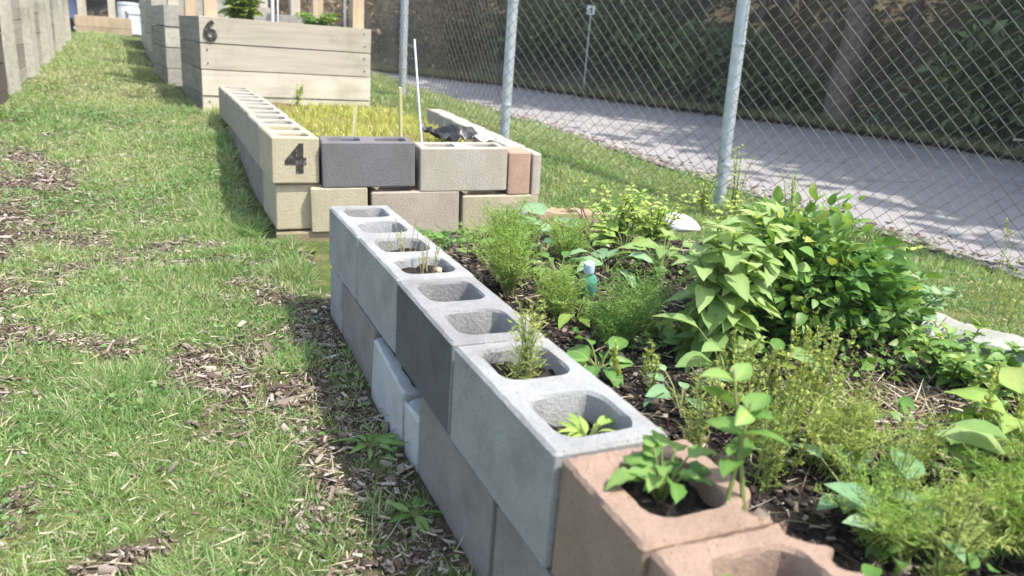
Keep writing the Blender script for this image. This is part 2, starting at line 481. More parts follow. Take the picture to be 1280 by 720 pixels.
# ------------------------------------------------------------------ cinder blocks
def block_mesh(L=.39, W=.19, H=.19, holes=2, seed=0, chip=.0007, seg=.018, notch=(), hole_w=.128, hole_l=.135):
    """hollow block, length along Y, centred in X and Y, standing on z=0"""
    r = np.random.default_rng(seed)
    bm = bmesh.new()
    def loop(hx, hy, rad, n, z, jit=None, cx=0, cy=0):
        pts = []
        for sx, sy, a0 in ((1, -1, -90), (1, 1, 0), (-1, 1, 90), (-1, -1, 180)):
            for k in range(4):
                a = R(a0 + 30 * k)
                pts.append((cx + sx * (hx - rad) + rad * math.cos(a), cy + sy * (hy - rad) + rad * math.sin(a)))
        out = []
        for i, p in enumerate(pts):
            q = pts[(i + 1) % len(pts)]
            m = max(1, int(math.dist(p, q) / n))
            for j in range(m): out.append((p[0] + (q[0] - p[0]) * j / m, p[1] + (q[1] - p[1]) * j / m))
        return np.array(out)
    base = loop(W / 2, L / 2, .006, seg, 0)
    for side, c, hw, dep in notch:
        mk = (np.sign(base[:, 0]) == side) & (np.abs(base[:, 0]) > W / 2 - .01)
        t = np.clip(1 - ((base[:, 1] - c) / hw) ** 2, 0, 1)
        base[:, 0] -= np.where(mk, side * dep * np.sqrt(t), 0)
    nn = len(base)
    cen = base / np.linalg.norm(base, axis=1)[:, None]
    def ring(z, inset, jit):
        d = base * (1 - inset / np.array([W / 2, L / 2]))
        j = r.normal(0, jit, nn)
        big = r.random(nn) < .03
        j = np.where(big, -np.abs(j) * 2.5, j)
        d = d + cen * j[:, None]
        return [bm.verts.new((p[0], p[1], z + r.normal(0, jit * .6))) for p in d]
    rings = [ring(0, .004, chip), ring(.005, 0, chip * .5), ring(.016, 0, .00012), ring(H - .018, 0, .00012), ring(H - .006, 0, chip * .5), ring(H, .005, chip)]
    for a, b in zip(rings[:-1], rings[1:]):
        for i in range(nn): bm.faces.new((a[i], a[(i + 1) % nn], b[(i + 1) % nn], b[i]))
    te = [bm.edges.get((rings[-1][i], rings[-1][(i + 1) % nn])) for i in range(nn)]
    be = [bm.edges.get((rings[0][i], rings[0][(i + 1) % nn])) for i in range(nn)]
    for h in range(holes):
        cy = 0 if holes == 1 else (-.0975 if h == 0 else .0975) * L / .39
        hl = loop(hole_w / 2, hole_l / 2, .03, min(.02, seg * 1.2), 0, cy=cy); k = len(hl); ctr = np.array([0, cy])
        hr = []
        for z, s in ((H, 1.03), (H - .006, .985), (H * .4, .95), (0, .93)):
            j = r.normal(0, chip * 1.1, k)
            hr.append([bm.verts.new((*(ctr + (p - ctr) * (s + jj * 12)), z)) for p, jj in zip(hl, j)])
        for a, b in zip(hr[:-1], hr[1:]):
            for i in range(k): bm.faces.new((a[i], b[i], b[(i + 1) % k], a[(i + 1) % k]))
        # careful: inner wall faces the opening
        te += [bm.edges.get((hr[0][i], hr[0][(i + 1) % k])) for i in range(k)]
        be += [bm.edges.get((hr[-1][i], hr[-1][(i + 1) % k])) for i in range(k)]
    bmesh.ops.triangle_fill(bm, use_beauty=True, use_dissolve=False, edges=te, normal=(0, 0, 1))
    bmesh.ops.triangle_fill(bm, use_beauty=True, use_dissolve=False, edges=be, normal=(0, 0, -1))
    bmesh.ops.recalc_face_normals(bm, faces=bm.faces)
    me = bpy.data.meshes.new('cinder_block'); bm.to_mesh(me); bm.free()
    me.shade_smooth(); me.set_sharp_from_angle(angle=R(24))
    return me
_bs = [100]
def block(label, x, y, z, m, yaw=0.0, pitch=0.0, rollx=0.0, group=None, name='cinder_block', **kw):
    """x,y = centre; z = base; length along local Y"""
    _bs[0] += 1
    side = kw.pop('side', None); me = block_mesh(seed=_bs[0], **kw); me.materials.append(MT[m])
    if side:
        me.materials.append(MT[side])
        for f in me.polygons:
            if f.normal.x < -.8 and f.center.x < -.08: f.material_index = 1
    o = link(name, me, None, (x, y, z), (pitch, rollx, yaw))
    return tag(o, label, 'cinder block', group)
j = lambda s=.004: random.gauss(0, s)

GA = 'upper course of the near bed wall'
block('light grey block at the far end of the near wall, two empty holes', .098, -.198, .2, 'conc_light', j(), group=GA)
block('light grey block with dry stalks in its holes, near the far end', .099, -.597, .2, 'conc_light', j(), group=GA)
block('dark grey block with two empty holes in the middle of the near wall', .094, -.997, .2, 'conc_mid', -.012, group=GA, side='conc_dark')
block('pale grey block holding tall feathery stems and a white pebble', .092, -1.403, .2, 'conc_light', .006, group=GA, L=.40)
block('reddish brown half block with a round leaved seedling, first after the pale blocks', .108, -1.713, .196, 'conc_brown', -.015, group=GA, L=.205, W=.205, holes=1, chip=.0009, seg=.009, hole_l=.125, hole_w=.12, notch=((1, -.08, .03, .04),))
block('reddish brown half block nearest to the camera, crumbled outer edge', .116, -1.922, .193, 'conc_brown', -.03, group=GA, L=.205, W=.215, holes=1, chip=.0011, seg=.009, hole_l=.135, notch=((1, .085, .028, .035), (1, .02, .02, .02)))
GB = 'lower course of the near bed wall'
block('short grey block in the lower course at the far end of the near wall', .102, -.09, 0, 'conc_light', 0, group=GB, L=.17, holes=1)
block('dark taupe block low in the near wall, just before the white tilted block', .104, -.38, -.006, 'conc_taupe', 0, group=GB)
block('white tilted block sunk below a dark gap in the lower course', .094, -.725, -.028, 'conc_white', 0, pitch=.11, group=GB, L=.275, chip=.002)
block('narrow white broken block wedged in the lower course beside the white tilted one', .103, -.930, -.055, 'conc_white', .03, pitch=.04, rollx=-.04, group=GB, L=.098, holes=0, chip=.003)
block('taupe block in the lower course under the pale chipped-corner block', .1, -1.192, 0, 'conc_taupe', 0, group=GB, L=.41)
block('taupe block in the lower course, nearest to the camera under the brown block', .1, -1.61, 0, 'conc_taupe', 0, group=GB)

# ---- the bed numbered 4
O4 = np.array([-.074, .808, .5]); A4 = -.112; TL4 = .03
def p4(u, v, z): return (O4[0] + u * math.cos(A4) - v * math.sin(A4), O4[1] + u * math.sin(A4) + v * math.cos(A4), O4[2] + z - TL4 * u)
GC = 'front blocks of the bed numbered 4'; GD = 'left wall blocks of the bed numbered 4'; GE = 'right wall blocks of the bed numbered 4'
names = ['cream block with a black painted 4 on its end', 'cream block directly behind the one painted 4', 'third cream block from the front in the left wall of bed 4',
         'fourth cream block from the front in the left wall of bed 4', 'fifth cream block in the left wall of bed 4, before the last', 'last cream block in the left wall of bed 4, touching the wooden planter 6']
four = None
for k in range(6):
    o = block(names[k], O4[0] + .098 - .006 * k + j(.003), O4[1] + .197 + .4 * k, .31 + .004 * k, 'conc_cream' if k < 1 else 'conc_greige', .015 + j(), group=GD, L=.392)
    if k == 0: four = o
low = ['beige lower block under the one painted 4, grass at its foot', 'second lower block from the front in the left wall of bed 4', 'third lower block from the front in the left wall of bed 4',
       'fourth lower block from the front in the left wall of bed 4', 'fifth lower block from the front in the left wall of bed 4']
for k in range(5):
    block(low[k], O4[0] + .098 - .006 * k + .014, O4[1] + .215 + .4 * k, .112 + .004 * k, 'conc_cream' if k == 0 else 'conc_taupe', .015 + j(), group=GD)
def fr(label, u0, u1, z, m, holes=2, W=.19, off=0.0, tilt=True):
    x, y, zz = p4((u0 + u1) / 2, .095 + off, z)
    return block(label, x, y, zz, m, A4 - math.pi / 2, group=GC, L=u1 - u0, W=W, holes=holes, pitch=TL4 if tilt else 0)
fr('charcoal block in the front of bed 4, right beside the numeral', .205, .592, -.187, 'conc_char')
fr('pale beige block in the front of bed 4, between charcoal and pinkish blocks', .615, 1.005, -.186, 'conc_beige')
fr('narrow pinkish block at the right front corner of bed 4', 1.012, 1.115, -.19, 'conc_pink', holes=0)
fr('thin tan slab closing the right front corner of bed 4', 1.125, 1.165, -.192, 'conc_beige', holes=0)
fr('cream lower block under the charcoal block of bed 4', .16, .395, -.384, 'conc_cream', holes=1)
fr('beige lower block under the joint of the charcoal and pale blocks of bed 4', .412, .795, -.386, 'conc_pinkish')
fr('cream lower block at the right front corner of bed 4', .812, 1.165, -.386, 'conc_cream')
for k, (a, b2) in enumerate(((.02, .40), (.42, .80), (.82, 1.165))):
    fr(['dusty half buried block in the bottom course of bed 4, at its left', 'dusty half buried block in the bottom course of bed 4, in the middle', 'dusty half buried block in the bottom course of bed 4, at its right'][k],
       a, b2, -.578, 'conc_dusty', holes=0, off=.012)
for k in range(5):
    x, y, zz = p4(1.1, .40 + .36 * k, -.19)
    block(['thin block in the right wall of bed 4, first behind the pinkish block', 'thin block in the right wall of bed 4, second behind the pinkish block', 'thin block in the right wall of bed 4, third behind the pinkish block',
           'thin block in the right wall of bed 4, fourth behind the pinkish block', 'thin block in the right wall of bed 4, at the far end'][k], x, y, zz, 'conc_beige', A4 + .05, group=GE, W=.1, L=.355, holes=0)
    block(['low tan block under the first thin block of the right wall of bed 4', 'low tan block under the second thin block of the right wall of bed 4', 'low tan block under the third thin block of the right wall of bed 4',
           'low tan block under the fourth thin block of the right wall of bed 4', 'low tan block under the last thin block of the right wall of bed 4'][k], x, y, zz - .194, 'conc_taupe', A4 + .05, group=GE, W=.1, L=.355, holes=0)

def numeral(ch, parent, loc, rot, size, bold, m='numeral'):
    c = bpy.data.curves.new('painted_numeral', 'FONT'); c.body = ch; c.size = size; c.offset = bold; c.extrude = .0012
    c.align_x = 'CENTER'; c.align_y = 'CENTER'; c.materials.append(MT[m])
    tmp = bpy.data.objects.new('tmp', c); col.objects.link(tmp)
    me = bpy.data.meshes.new_from_object(tmp.evaluated_get(bpy.context.evaluated_depsgraph_get()))
    bpy.data.objects.remove(tmp); me.name = 'painted_numeral'
    return link('painted_numeral', me, parent, loc, rot)
numeral('4', four, (.0, -.1975, .098), (R(90), 0, 0), .155, .007)

# ---- low back border of the near bed and loose stones
block('broken pinkish block at the back of the near bed with pale crust on top', 1.12, .46, .08, 'conc_pink', R(78), rollx=.08, group='low border blocks of the near bed', L=.32, W=.15, H=.17, holes=1, hole_l=.07, chip=.004)
block('half buried grey block at the right border of the near bed, straw on its end', 1.50, -1.34, .095, 'rock', R(12), pitch=-.05, group='low border blocks of the near bed', L=.42, W=.17, chip=.005, holes=0)
block('half buried block behind the leafy bush at the right border of the near bed', 1.60, -.85, .03, 'rock', R(6), group='low border blocks of the near bed', chip=.005, holes=0)
block('half buried block near the white stone at the right border of the near bed', 1.62, -.35, .04, 'rock', R(-4), group='low border blocks of the near bed', chip=.004, holes=0)

def stone(name, label, loc, size, m, seed, cat='stone', group=None):
    bm = bmesh.new(); bmesh.ops.create_icosphere(bm, subdivisions=3, radius=1)
    r = np.random.default_rng(seed); dirs = r.normal(size=(9, 3)); dirs /= np.linalg.norm(dirs, axis=1)[:, None]; dd = r.uniform(.55, .9, 9)
    for v in bm.verts:
        p = np.array(v.co)
        for k in range(9):
            e = p @ dirs[k] - dd[k]
            if e > 0: p = p - dirs[k] * e * .85
        v.co = Vector(p * np.array(size))
    me = bpy.data.meshes.new(name); bm.to_mesh(me); bm.free(); me.materials.append(MT[m]); me.shade_smooth()
    return tag(link(name, me, None, loc, (r.uniform(-.3, .3), r.uniform(-.3, .3), r.uniform(0, 6))), label, cat, group)
stone('stone', 'white flat stone in the weeds at the back right corner of the near bed', (1.56, .24, .235), (.13, .08, .022), 'white', 3)
stone('stone', 'grey white chunk lying against the back corner of bed 4', (1.02, .62, .2), (.09, .05, .05), 'rock', 4)
stone('stone', 'rounded pale stone beside the half buried grey block', (1.36, -1.16, .235), (.055, .06, .05), 'rock', 8)
stone('pebble', 'small white pebble on the soil inside the pale block hole', (.125, -1.375, .372), (.016, .015, .013), 'white', 5, 'pebble')
stone('pebble', 'tan pebble in the dry stalk hole of the far grey block', (.135, -.70, .375), (.014, .012, .01), 'conc_cream', 6, 'pebble')

# ------------------------------------------------------------------ bed soils
def soil_mat():
    m, nt, b = mat('dark_potting_soil', .95, .15)
    n1 = noise(nt, 55, 6, .75); r1 = ramp(nt, [(.35, (.018, .015, .012)), (.52, (.05, .042, .035)), (.66, (.12, .10, .085)), (.78, (.3, .27, .23))])
    nt.links.new(n1.outputs[0], r1.inputs[0]); nt.links.new(r1.outputs[0], b.inputs['Base Color'])
    bump(nt, b, n1.outputs[0], 1.0, .03)
    return m
SOIL = soil_mat()
def zbed(x, y):
    x = np.asarray(x, float); y = np.asarray(y, float)
    base = .255 - .05 * sstep((x - .9) / .8) - .08 * sstep((y + .15) / .5)
    return base + .05 * (fbm(x, y, 4, 11) - .5) + .02 * (fbm(x, y, 18, 12) - .5)
def sheet(name, x0, x1, y0, y1, zf, m, n=70, kind='structure'):
    X, Y = np.meshgrid(np.linspace(x0, x1, n), np.linspace(y0, y1, n)); Z = zf(X, Y)
    e = np.minimum(np.minimum(X - x0, x1 - X), np.minimum(Y - y0, y1 - Y))
    idx = np.arange(n * n).reshape(n, n)
    q = np.stack([idx[:-1, :-1], idx[:-1, 1:], idx[1:, 1:], idx[1:, :-1]], -1).reshape(-1, 4)
    me = bpy.data.meshes.new(name); me.from_pydata(np.stack([X, Y, Z], -1).reshape(-1, 3).tolist(), [], q.tolist())
    me.materials.append(m); me.shade_smooth()
    return tag(link(name, me), kind=kind)
sheet('bed_soil', .185, 1.68, -2.9, .55, lambda x, y: np.where((y > .3), zbed(x, y) - (y - .3) * .5, zbed(x, y)) - .25 * sstep((x - 1.5) / .2) - .35 * sstep((y - .0) / .12) * sstep((.72 - x) / .2), SOIL, 110)
def z4(x, y): return .43 + .03 * (fbm(x, y, 5, 14) - .5)
m, nt, b = mat('dry_soil', .95, .1)
n1 = noise(nt, 30, 5, .7); r1 = ramp(nt, [(.3, (.09, .07, .03)), (.7, (.24, .19, .10))]); nt.links.new(n1.outputs[0], r1.inputs[0]); nt.links.new(r1.outputs[0], b.inputs['Base Color'])
DRY = m
sheet('planter_soil', .11, .98, 1.02 - .1, 3.05, z4, DRY, 40)
# plugs of soil in the block holes
mb = MB()
holes = [(.099, -.499, .36), (.099, -.695, .365), (.094, -.9, .30), (.094, -1.095, .315), (.092, -1.305, .358), (.092, -1.5, .335), (.11, -1.72, .36), (.116, -1.92, .30)]
for hx, hy, hz in holes:
    n = 9
    u = np.linspace(-.066, .066, n); Xs, Ys = np.meshgrid(u, u)
    Zs = hz + .018 * (fbm(Xs + hx, Ys + hy, 40, 9) - .5) * 2
    idx = np.arange(n * n).reshape(n, n)
    q = np.stack([idx[:-1, :-1], idx[:-1, 1:], idx[1:, 1:], idx[1:, :-1]], -1).reshape(-1, 4)
    mb.add(np.stack([Xs + hx, Ys + hy, Zs], -1).reshape(-1, 3), [tuple(a) for a in q.tolist()])
tag(mb.build('hole_soil', SOIL, smooth=True), kind='stuff', label='dark soil filling the holes of the near wall blocks', cat='soil')

# ------------------------------------------------------------------ wooden planters
def planter(label, x, y, z, yaw, W, L, H, nb, m_front, m_side, posts=None, post_h=0.0, pm='wood_post', cat='planter'):
    """front-left corner at x,y; front runs along local X, sides along local Y"""
    t = empty('wooden_planter', (x, y, z), yaw); tag(t, label, cat, 'wooden planters along the path')
    def panel(name, along, x0, y0, length, m, flip):
        mb = MB(); h = (H + .06) / nb
        for k in range(nb):
            zz = -.06 + h * (k + .5)
            off = rng.normal(0, .0025)
            cuts = [0, length]
            for a, b in zip(cuts[:-1], cuts[1:]):
                c = (a + b) / 2; l = b - a - .004
                tt = rng.uniform(.25, 1)
                if along == 'x': mb.box((x0 + c, y0 + off, zz), (l, .038, h - .006), tt, jit=.0012)
                else: mb.box((x0 + off, y0 + c, zz), (.038, l, h - .006), tt, jit=.0012)
        mb.build(name, MT[m], t)
    panel('front_panel', 'x', 0, .019, W, m_front, 0)
    panel('back_panel', 'x', 0, L - .019, W, m_side, 0)
    panel('side_panel', 'y', .019, .04, L - .08, m_side, 0)
    panel('side_panel', 'y', W - .019, .04, L - .08, m_side, 0)
    for (px, py, ph) in (posts if posts is not None else ((.085, .085, 0), (W - .085, .085, 0), (.085, L - .085, 0), (W - .085, L - .085, 0))):
        p = MB(); p.box((px, py, (H + ph) / 2 - .02), (.085, .085, H + ph + .04), .7, jit=.001); p.build('corner_post', MT[pm], t)
    s = MB(); nn = 10
    Xs, Ys = np.meshgrid(np.linspace(.04, W - .04, nn), np.linspace(.04, L - .04, nn)); Zs = H - .07 + rng.normal(0, .01, Xs.shape)
    idx = np.arange(nn * nn).reshape(nn, nn); q = np.stack([idx[:-1, :-1], idx[:-1, 1:], idx[1:, 1:], idx[1:, :-1]], -1).reshape(-1, 4)
    s.add(np.stack([Xs, Ys, Zs], -1).reshape(-1, 3), [tuple(a) for a in q.tolist()]); s.build('soil_fill', SOIL, t, smooth=True)
    return t
b6 = planter('pale wooden plank planter with a black 6 stencilled at its top corner', -.2, 3.44, .325, .07, 1.2, 1.35, .635, 4, 'wood_pale', 'wood_grey',
             posts=((.085, .085, .9), (1.115, .085, .9), (.085, 1.265, .9), (1.115, 1.265, .9)), post_h=.9)
numeral('6', b6, (.068, -.0075, .535), (R(90), 0, 0), .185, .005)
_h = (.635 + .06) / 4
for bx in (.05, 1.15):
    for k in range(4):
        for dz in (-.045, .045):
            if bx < .1 and k == 3: continue
            mb = MB(); mb.lathe([(.0055, 0), (.0055, .0015), (.004, .0025)], 8); mb.build('screw', MT['black'], b6, (bx + random.uniform(-.006, .006), -.002, -.06 + _h * (k + .5) + dz), (R(90), 0, 0))
planter('grey wooden planter right behind planter 6 along the path', -.40, 5.05, .41, .09, 1.2, 1.3, .63, 4, 'wood_white', 'wood_grey', post_h=.0,
        posts=((.085, .085, .8), (1.115, .085, .8), (.085, 1.2, 0), (1.115, 1.2, 0)), pm='wood_pale')
planter('whitewashed planter third along the right of the path', -.50, 6.65, .46, .05, 1.2, 2.0, .66, 4, 'wood_white', 'wood_white', posts=((.085, .085, .9), (1.115, .085, .9), (.085, 1.9, .9), (1.115, 1.9, .9)), pm='wood_white')
planter('pale planter at the far right end of the grass path', -.60, 9.0, .54, .04, 1.2, 2.0, .7, 4, 'wood_white', 'wood_white', posts=((.085, .085, .9), (1.115, .085, .9), (.085, 1.9, .9), (1.115, 1.9, .9)), pm='wood_grey')
OUT = ((.085, .085, .6), (1.215, .06, .6), (.085, 1.2, .6), (1.215, 1.2, .6))
planter('dark planter nearest on the left of the path', -2.57, 2.55, .27, .03, 1.2, 1.3, .85, 5, 'wood_dark', 'wood_dark', posts=((.085, .085, .0), (1.1, .085, .0), (.085, 1.1, .0), (1.1, 1.1, .0)))
planter('pale grey planter second on the left of the path, bright outer posts', -2.62, 3.98, .35, .03, 1.2, 1.28, .85, 5, 'wood_white', 'wood_grey', posts=OUT, pm='wood_white')
planter('grey planter third on the left of the path, bright outer posts', -2.66, 5.42, .41, .03, 1.2, 1.4, .85, 5, 'wood_white', 'wood_grey', posts=OUT, pm='wood_white')
planter('grey planter fourth on the left of the path', -2.71, 7.1, .47, .03, 1.2, 1.5, .85, 5, 'wood_white', 'wood_grey', posts=OUT, pm='wood_white')
planter('pale planter last on the left of the path', -2.76, 8.9, .53, .03, 1.2, 1.5, .85, 5, 'wood_white', 'wood_white', posts=OUT, pm='wood_white')
planter('tan planter with tall frame posts closing the far end of the path', -1.72, 13.1, .60, 0, .86, .8, .30, 2, 'wood_post', 'wood_post', posts=((.1, .08, .9), (.56, .08, .9), (.1, .7, .9), (.56, .7, .9)), pm='wood_pale')

# far end of the path: plastic bin, boxes
t = tag(empty('storage_bin', (-1.95, 13.9, .62)), 'blue plastic bin with a dark base at the end of the path', 'bin')
mb = MB(); mb.lathe([(.10, .0), (.14, .03), (.15, .16), (.13, .2)], 14); mb.build('base', MT['black'], t, smooth=True)
mb = MB(); mb.lathe([(.14, .2), (.22, .22), (.25, .6), (.27, .62), (.27, .66), (.24, .68)], 16); mb.build('tub', MT['blue'], t, smooth=True)
for k, (bx, by, h, lb) in enumerate(((-.80, 13.5, .36, 'pale blue tote box standing beside the tan planter at the path end'), (-.92, 14.3, .5, 'white plastic drum behind the pale blue tote box'))):
    t = tag(empty('tote_box' if k == 0 else 'drum', (bx, by, .625), .2), lb, 'box' if k == 0 else 'drum')
    if k == 0:
        mb = MB(); mb.box((0, 0, h / 2), (.26, .3, h), .5, jit=.006); mb.build('tub', MT['paleblue'], t)
        mb = MB(); mb.box((0, 0, h + .018), (.29, .33, .035), .5, jit=.003); mb.build('lid', MT['white'], t)
    else:
        mb = MB(); mb.lathe([(.17, 0), (.19, .02), (.19, h - .05), (.17, h)], 16); mb.build('tub', MT['white'], t, smooth=True)
        mb = MB(); mb.lathe([(.18, h), (.19, h + .01), (.18, h + .05), (.06, h + .06)], 16); mb.build('lid', MT['paleblue'], t, smooth=True)

# ------------------------------------------------------------------ stakes and poles
def pole(name, label, a, b, r, m, cat, group=None, flat=False, n=8):
    a = np.array(a, float); b = np.array(b, float)
    mb = MB(); mid = (a + b) / 2 + rng.normal(0, .003, 3)
    if flat:
        d = b - a; mb.box((0, 0, np.linalg.norm(d) / 2), (r * 2, r * .8, np.linalg.norm(d)), .6, jit=.0015)
        o = mb.build(name, MT[m], None, tuple(a), Vector(d).to_track_quat('Z', 'Y').to_euler())
    else:
        mb.tube([(0, 0, 0), tuple(mid - a), tuple(b - a)], r, n, .6); o = mb.build(name, MT[m], None, tuple(a), smooth=True)
    return tag(o, label, cat, group)
pole('garden_stake', 'short whitish wooden stake in the middle of bed 4', (.33, 1.12, .40), (.345, 1.14, .60), .008, 'wood_stake', 'stake', flat=True)
pole('garden_stake', 'taller yellow wooden stake behind the charcoal block of bed 4', (.54, 1.06, .40), (.528, 1.06, .70), .014, 'wood_stake', 'stake', flat=True)
pole('plastic_pipe', 'thin pale grey pipe leaning from bed 4 towards the fence post', (.63, 1.02, .42), (.66, 1.30, .91), .0055, 'galv', 'pipe')
pole('plastic_pipe', 'white pipe standing at the middle of planter 6', (.30, 3.62, .80), (.30, 3.63, 1.9), .013, 'pvc', 'pipe')
pole('plastic_pipe', 'thinner white pipe just right of the one in the middle of planter 6', (.345, 3.66, .80), (.35, 3.67, 1.9), .007, 'pvc', 'pipe')
pole('plastic_pipe', 'white pipe standing near the right end of planter 6', (.83, 3.66, .80), (.83, 3.66, 1.9), .010, 'pvc', 'pipe')

# crumpled sheet and strip in the corner of bed 4
def crumple(name, label, loc, sx, sy, amp, m, seed, rz, cat):
    n = 22; X, Y = np.meshgrid(np.linspace(-sx, sx, n), np.linspace(-sy, sy, n))
    Zz = amp * (fbm(X, Y, 14, seed, 3) * 2 - .6) + amp * .4 * np.abs(np.sin(X * 50 + Y * 20))
    X = X + .02 * (fbm(X, Y, 20, seed + 3) - .5)
    idx = np.arange(n * n).reshape(n, n); q = np.stack([idx[:-1, :-1], idx[:-1, 1:], idx[1:, 1:], idx[1:, :-1]], -1).reshape(-1, 4)
    me = bpy.data.meshes.new(name); me.from_pydata(np.stack([X, Y, Zz], -1).reshape(-1, 3).tolist(), [], q.tolist()); me.materials.append(MT[m])
    o = link(name, me, None, loc, (0, 0, rz)); sd = o.modifiers.new('thick', 'SOLIDIFY'); sd.thickness = .002
    return tag(o, label, cat)
crumple('plastic_sheet', 'crumpled black plastic sheet in the right corner of bed 4', (.80, 1.12, .47), .10, .13, .05, 'black', 3, .3, 'plastic sheet')
crumple('plastic_strip', 'crumpled white plastic strip beside the black sheet in bed 4', (.92, 1.02, .475), .05, .14, .03, 'white', 6, -.2, 'plastic strip')

# ------------------------------------------------------------------ chain link fence
t = tag(empty('chain_link_fence', (0, 0, 0)), 'galvanised chain link fence with pipe posts between the beds and the road', 'fence')
FP = [(1.76, 7.6), (1.71, 5.13), (1.79, 2.74), (2.66, 1.34), (3.62, -.20), (4.6, -1.75)]
lean = [(0, 0), (.0, 0), (.0, 0), (-.055, 0.02), (0, 0), (0, 0)]
FH = 1.85
for (fx, fy), (lx, ly) in zip(FP, lean):
    z0 = float(G(fx, fy)); mb = MB()
    mb.tube([(fx, fy, z0 - .1), (fx + lx * .55, fy + ly * .55, z0 + 1.0), (fx + lx, fy + ly, z0 + FH)], .037, 14, .5)
    p = mb.build('fence_post', MT['galv'], t, smooth=True)
    mb = MB(); mb.lathe([(.040, 0), (.041, .01), (.03, .03), (.012, .042)], 14); mb.build('post_cap', MT['galv'], p, (fx + lx, fy + ly, z0 + FH), smooth=True)
    for hz in (.25, .95, 1.5):
        mb = MB(); mb.lathe([(.0385, -.011), (.0395, -.008), (.0395, .008), (.0385, .011)], 14)
        mb.build('tie_band', MT['galv'], p, (fx + lx * hz / FH, fy + ly * hz / FH, z0 + hz), smooth=True)
for (a, b) in zip(FP[:-1], FP[1:]):
    a = np.array(a); b = np.array(b); L = np.linalg.norm(b - a); d = (b - a) / L; nr = np.array([d[1], -d[0]])
    mb = MB(); s = .082; H0, H1 = .03, FH - .03; hh = H1 - H0
    za, zb = float(G(*a)), float(G(*b))
    for sg in (1, -1):
        k0 = -int(hh / s) - 1
        for k in range(k0 * 1, int((L + hh) / s) + 2):
            # line u = k*s + sg*z
            u0 = k * s if sg > 0 else k * s
            pts = []
            z_lo, z_hi = 0, hh
            ua, ub = (u0, u0 + hh) if sg > 0 else (u0, u0 - hh)
            # clip to 0..L
            ts = [0.0, 1.0]
            du = ub - ua
            t0, t1 = sorted(((0 - ua) / du, (L - ua) / du))
            t0, t1 = max(0, t0), min(1, t1)
            if t1 - t0 < .01: continue
            nseg = max(2, int((t1 - t0) * 8)); wob = rng.normal(0, .0035); wp = rng.uniform(0, 6)
            for q in np.linspace(t0, t1, nseg + 1):
                u = ua + du * q; z = H0 + hh * q
                bul = .012 * math.sin(5 * u + z * 3)
                u = u + wob * math.sin(z * 2.2 + wp); P = a + d * u + nr * (sg * .002 + .04 + bul)
                pts.append((P[0], P[1], za + (zb - za) * u / L + z))
            mb.tube(pts, .0016, 4, .5, cap=False)
    mb.build('wire_mesh', MT['wire'], t, smooth=True)
    mb = MB(); mb.tube([(a[0], a[1], za + FH - .05), (b[0], b[1], zb + FH - .05)], .02, 10); mb.build('top_rail', MT['galv'], t, smooth=True)

# ------------------------------------------------------------------ far bank: trees, bushes, sign
CROWN = leafmat('tree_foliage', [(0, (.018, .04, .012)), (.5, (.04, .085, .022)), (1, (.09, .15, .035))], .25)
BUSH = leafmat('dark_bush_foliage', [(0, (.035, .06, .032)), (.5, (.09, .15, .065)), (1, (.24, .33, .13))], .3)
BRUSH = leafmat('dry_brush_leaves', [(0, (.13, .10, .06)), (.5, (.26, .20, .12)), (1, (.42, .34, .21))], .2)
def unit(n, r=rng):
    v = r.normal(size=(n, 3)); return v / np.linalg.norm(v, axis=1)[:, None]
def crown_cloud(n, cen, rad, clumps, spread=.38, seed=0):
    r = np.random.default_rng(seed)
    c = unit(clumps, r) * (r.random((clumps, 1)) ** .45) * rad * .85 + cen
    k = r.integers(0, clumps, n)
    return c[k] + r.normal(size=(n, 3)) * rad * spread * .55, k / clumps
def tree(label, x, y, cen, rad, n, seed, trunk_r=.14, leaf=.22, group='trees on the bank across the road', mat_=None):
    z0 = float(bank(x, y)) - .15
    t = tag(empty('shade_tree', (x, y, z0)), label, 'tree', group)
    c = np.array(cen) - np.array([x, y, z0])
    r = np.random.default_rng(seed)
    mb = MB()
    top = c + np.array([0, 0, -rad[2] * .2])
    pts = [np.array([0, 0, 0]) * 1.0]
    for q in np.linspace(.12, 1, 8): pts.append(top * np.array([q ** 3, q ** 3, q]) + r.normal(0, .04, 3))
    mb.tube(pts, np.linspace(trunk_r * 1.25, trunk_r * .45, len(pts)), 10, .5)
    mb.build('trunk', MT['bark'], t, smooth=True)
    for k in range(6):
        a = pts[4 + k % 4]; e = c + unit(1, r)[0] * np.array(rad) * .75
        m1 = (a + e) / 2 + r.normal(0, .15, 3)
        mb = MB(); mb.tube([a, m1, e], [trunk_r * .45, trunk_r * .3, .02], 7, .5); mb.build('limb', MT['bark'], t, smooth=True)
    P, tk = crown_cloud(n, c, np.array(rad), 70, .30, seed)
    d = unit(n, r) + np.array([0, 0, -.25])
    scatter('crown', *T_SM, P, rots(d, None, r.uniform(0, 6.3, n)), r.uniform(.7, 1.3, n) * leaf, np.clip(.5 + (tk - .5) * .7 + r.normal(0, .15, n), 0, 1), mat_ or CROWN, t)
    return t
tree('grey trunked tree rising from the bank beyond the tall fence post', 7.75, 5.35, (7.35, 5.9, 5.6), (2.0, 2.2, 1.5), 12000, 21, .16, .34)
TR = 'leafy tree on the bank seen only by its shade on the road'
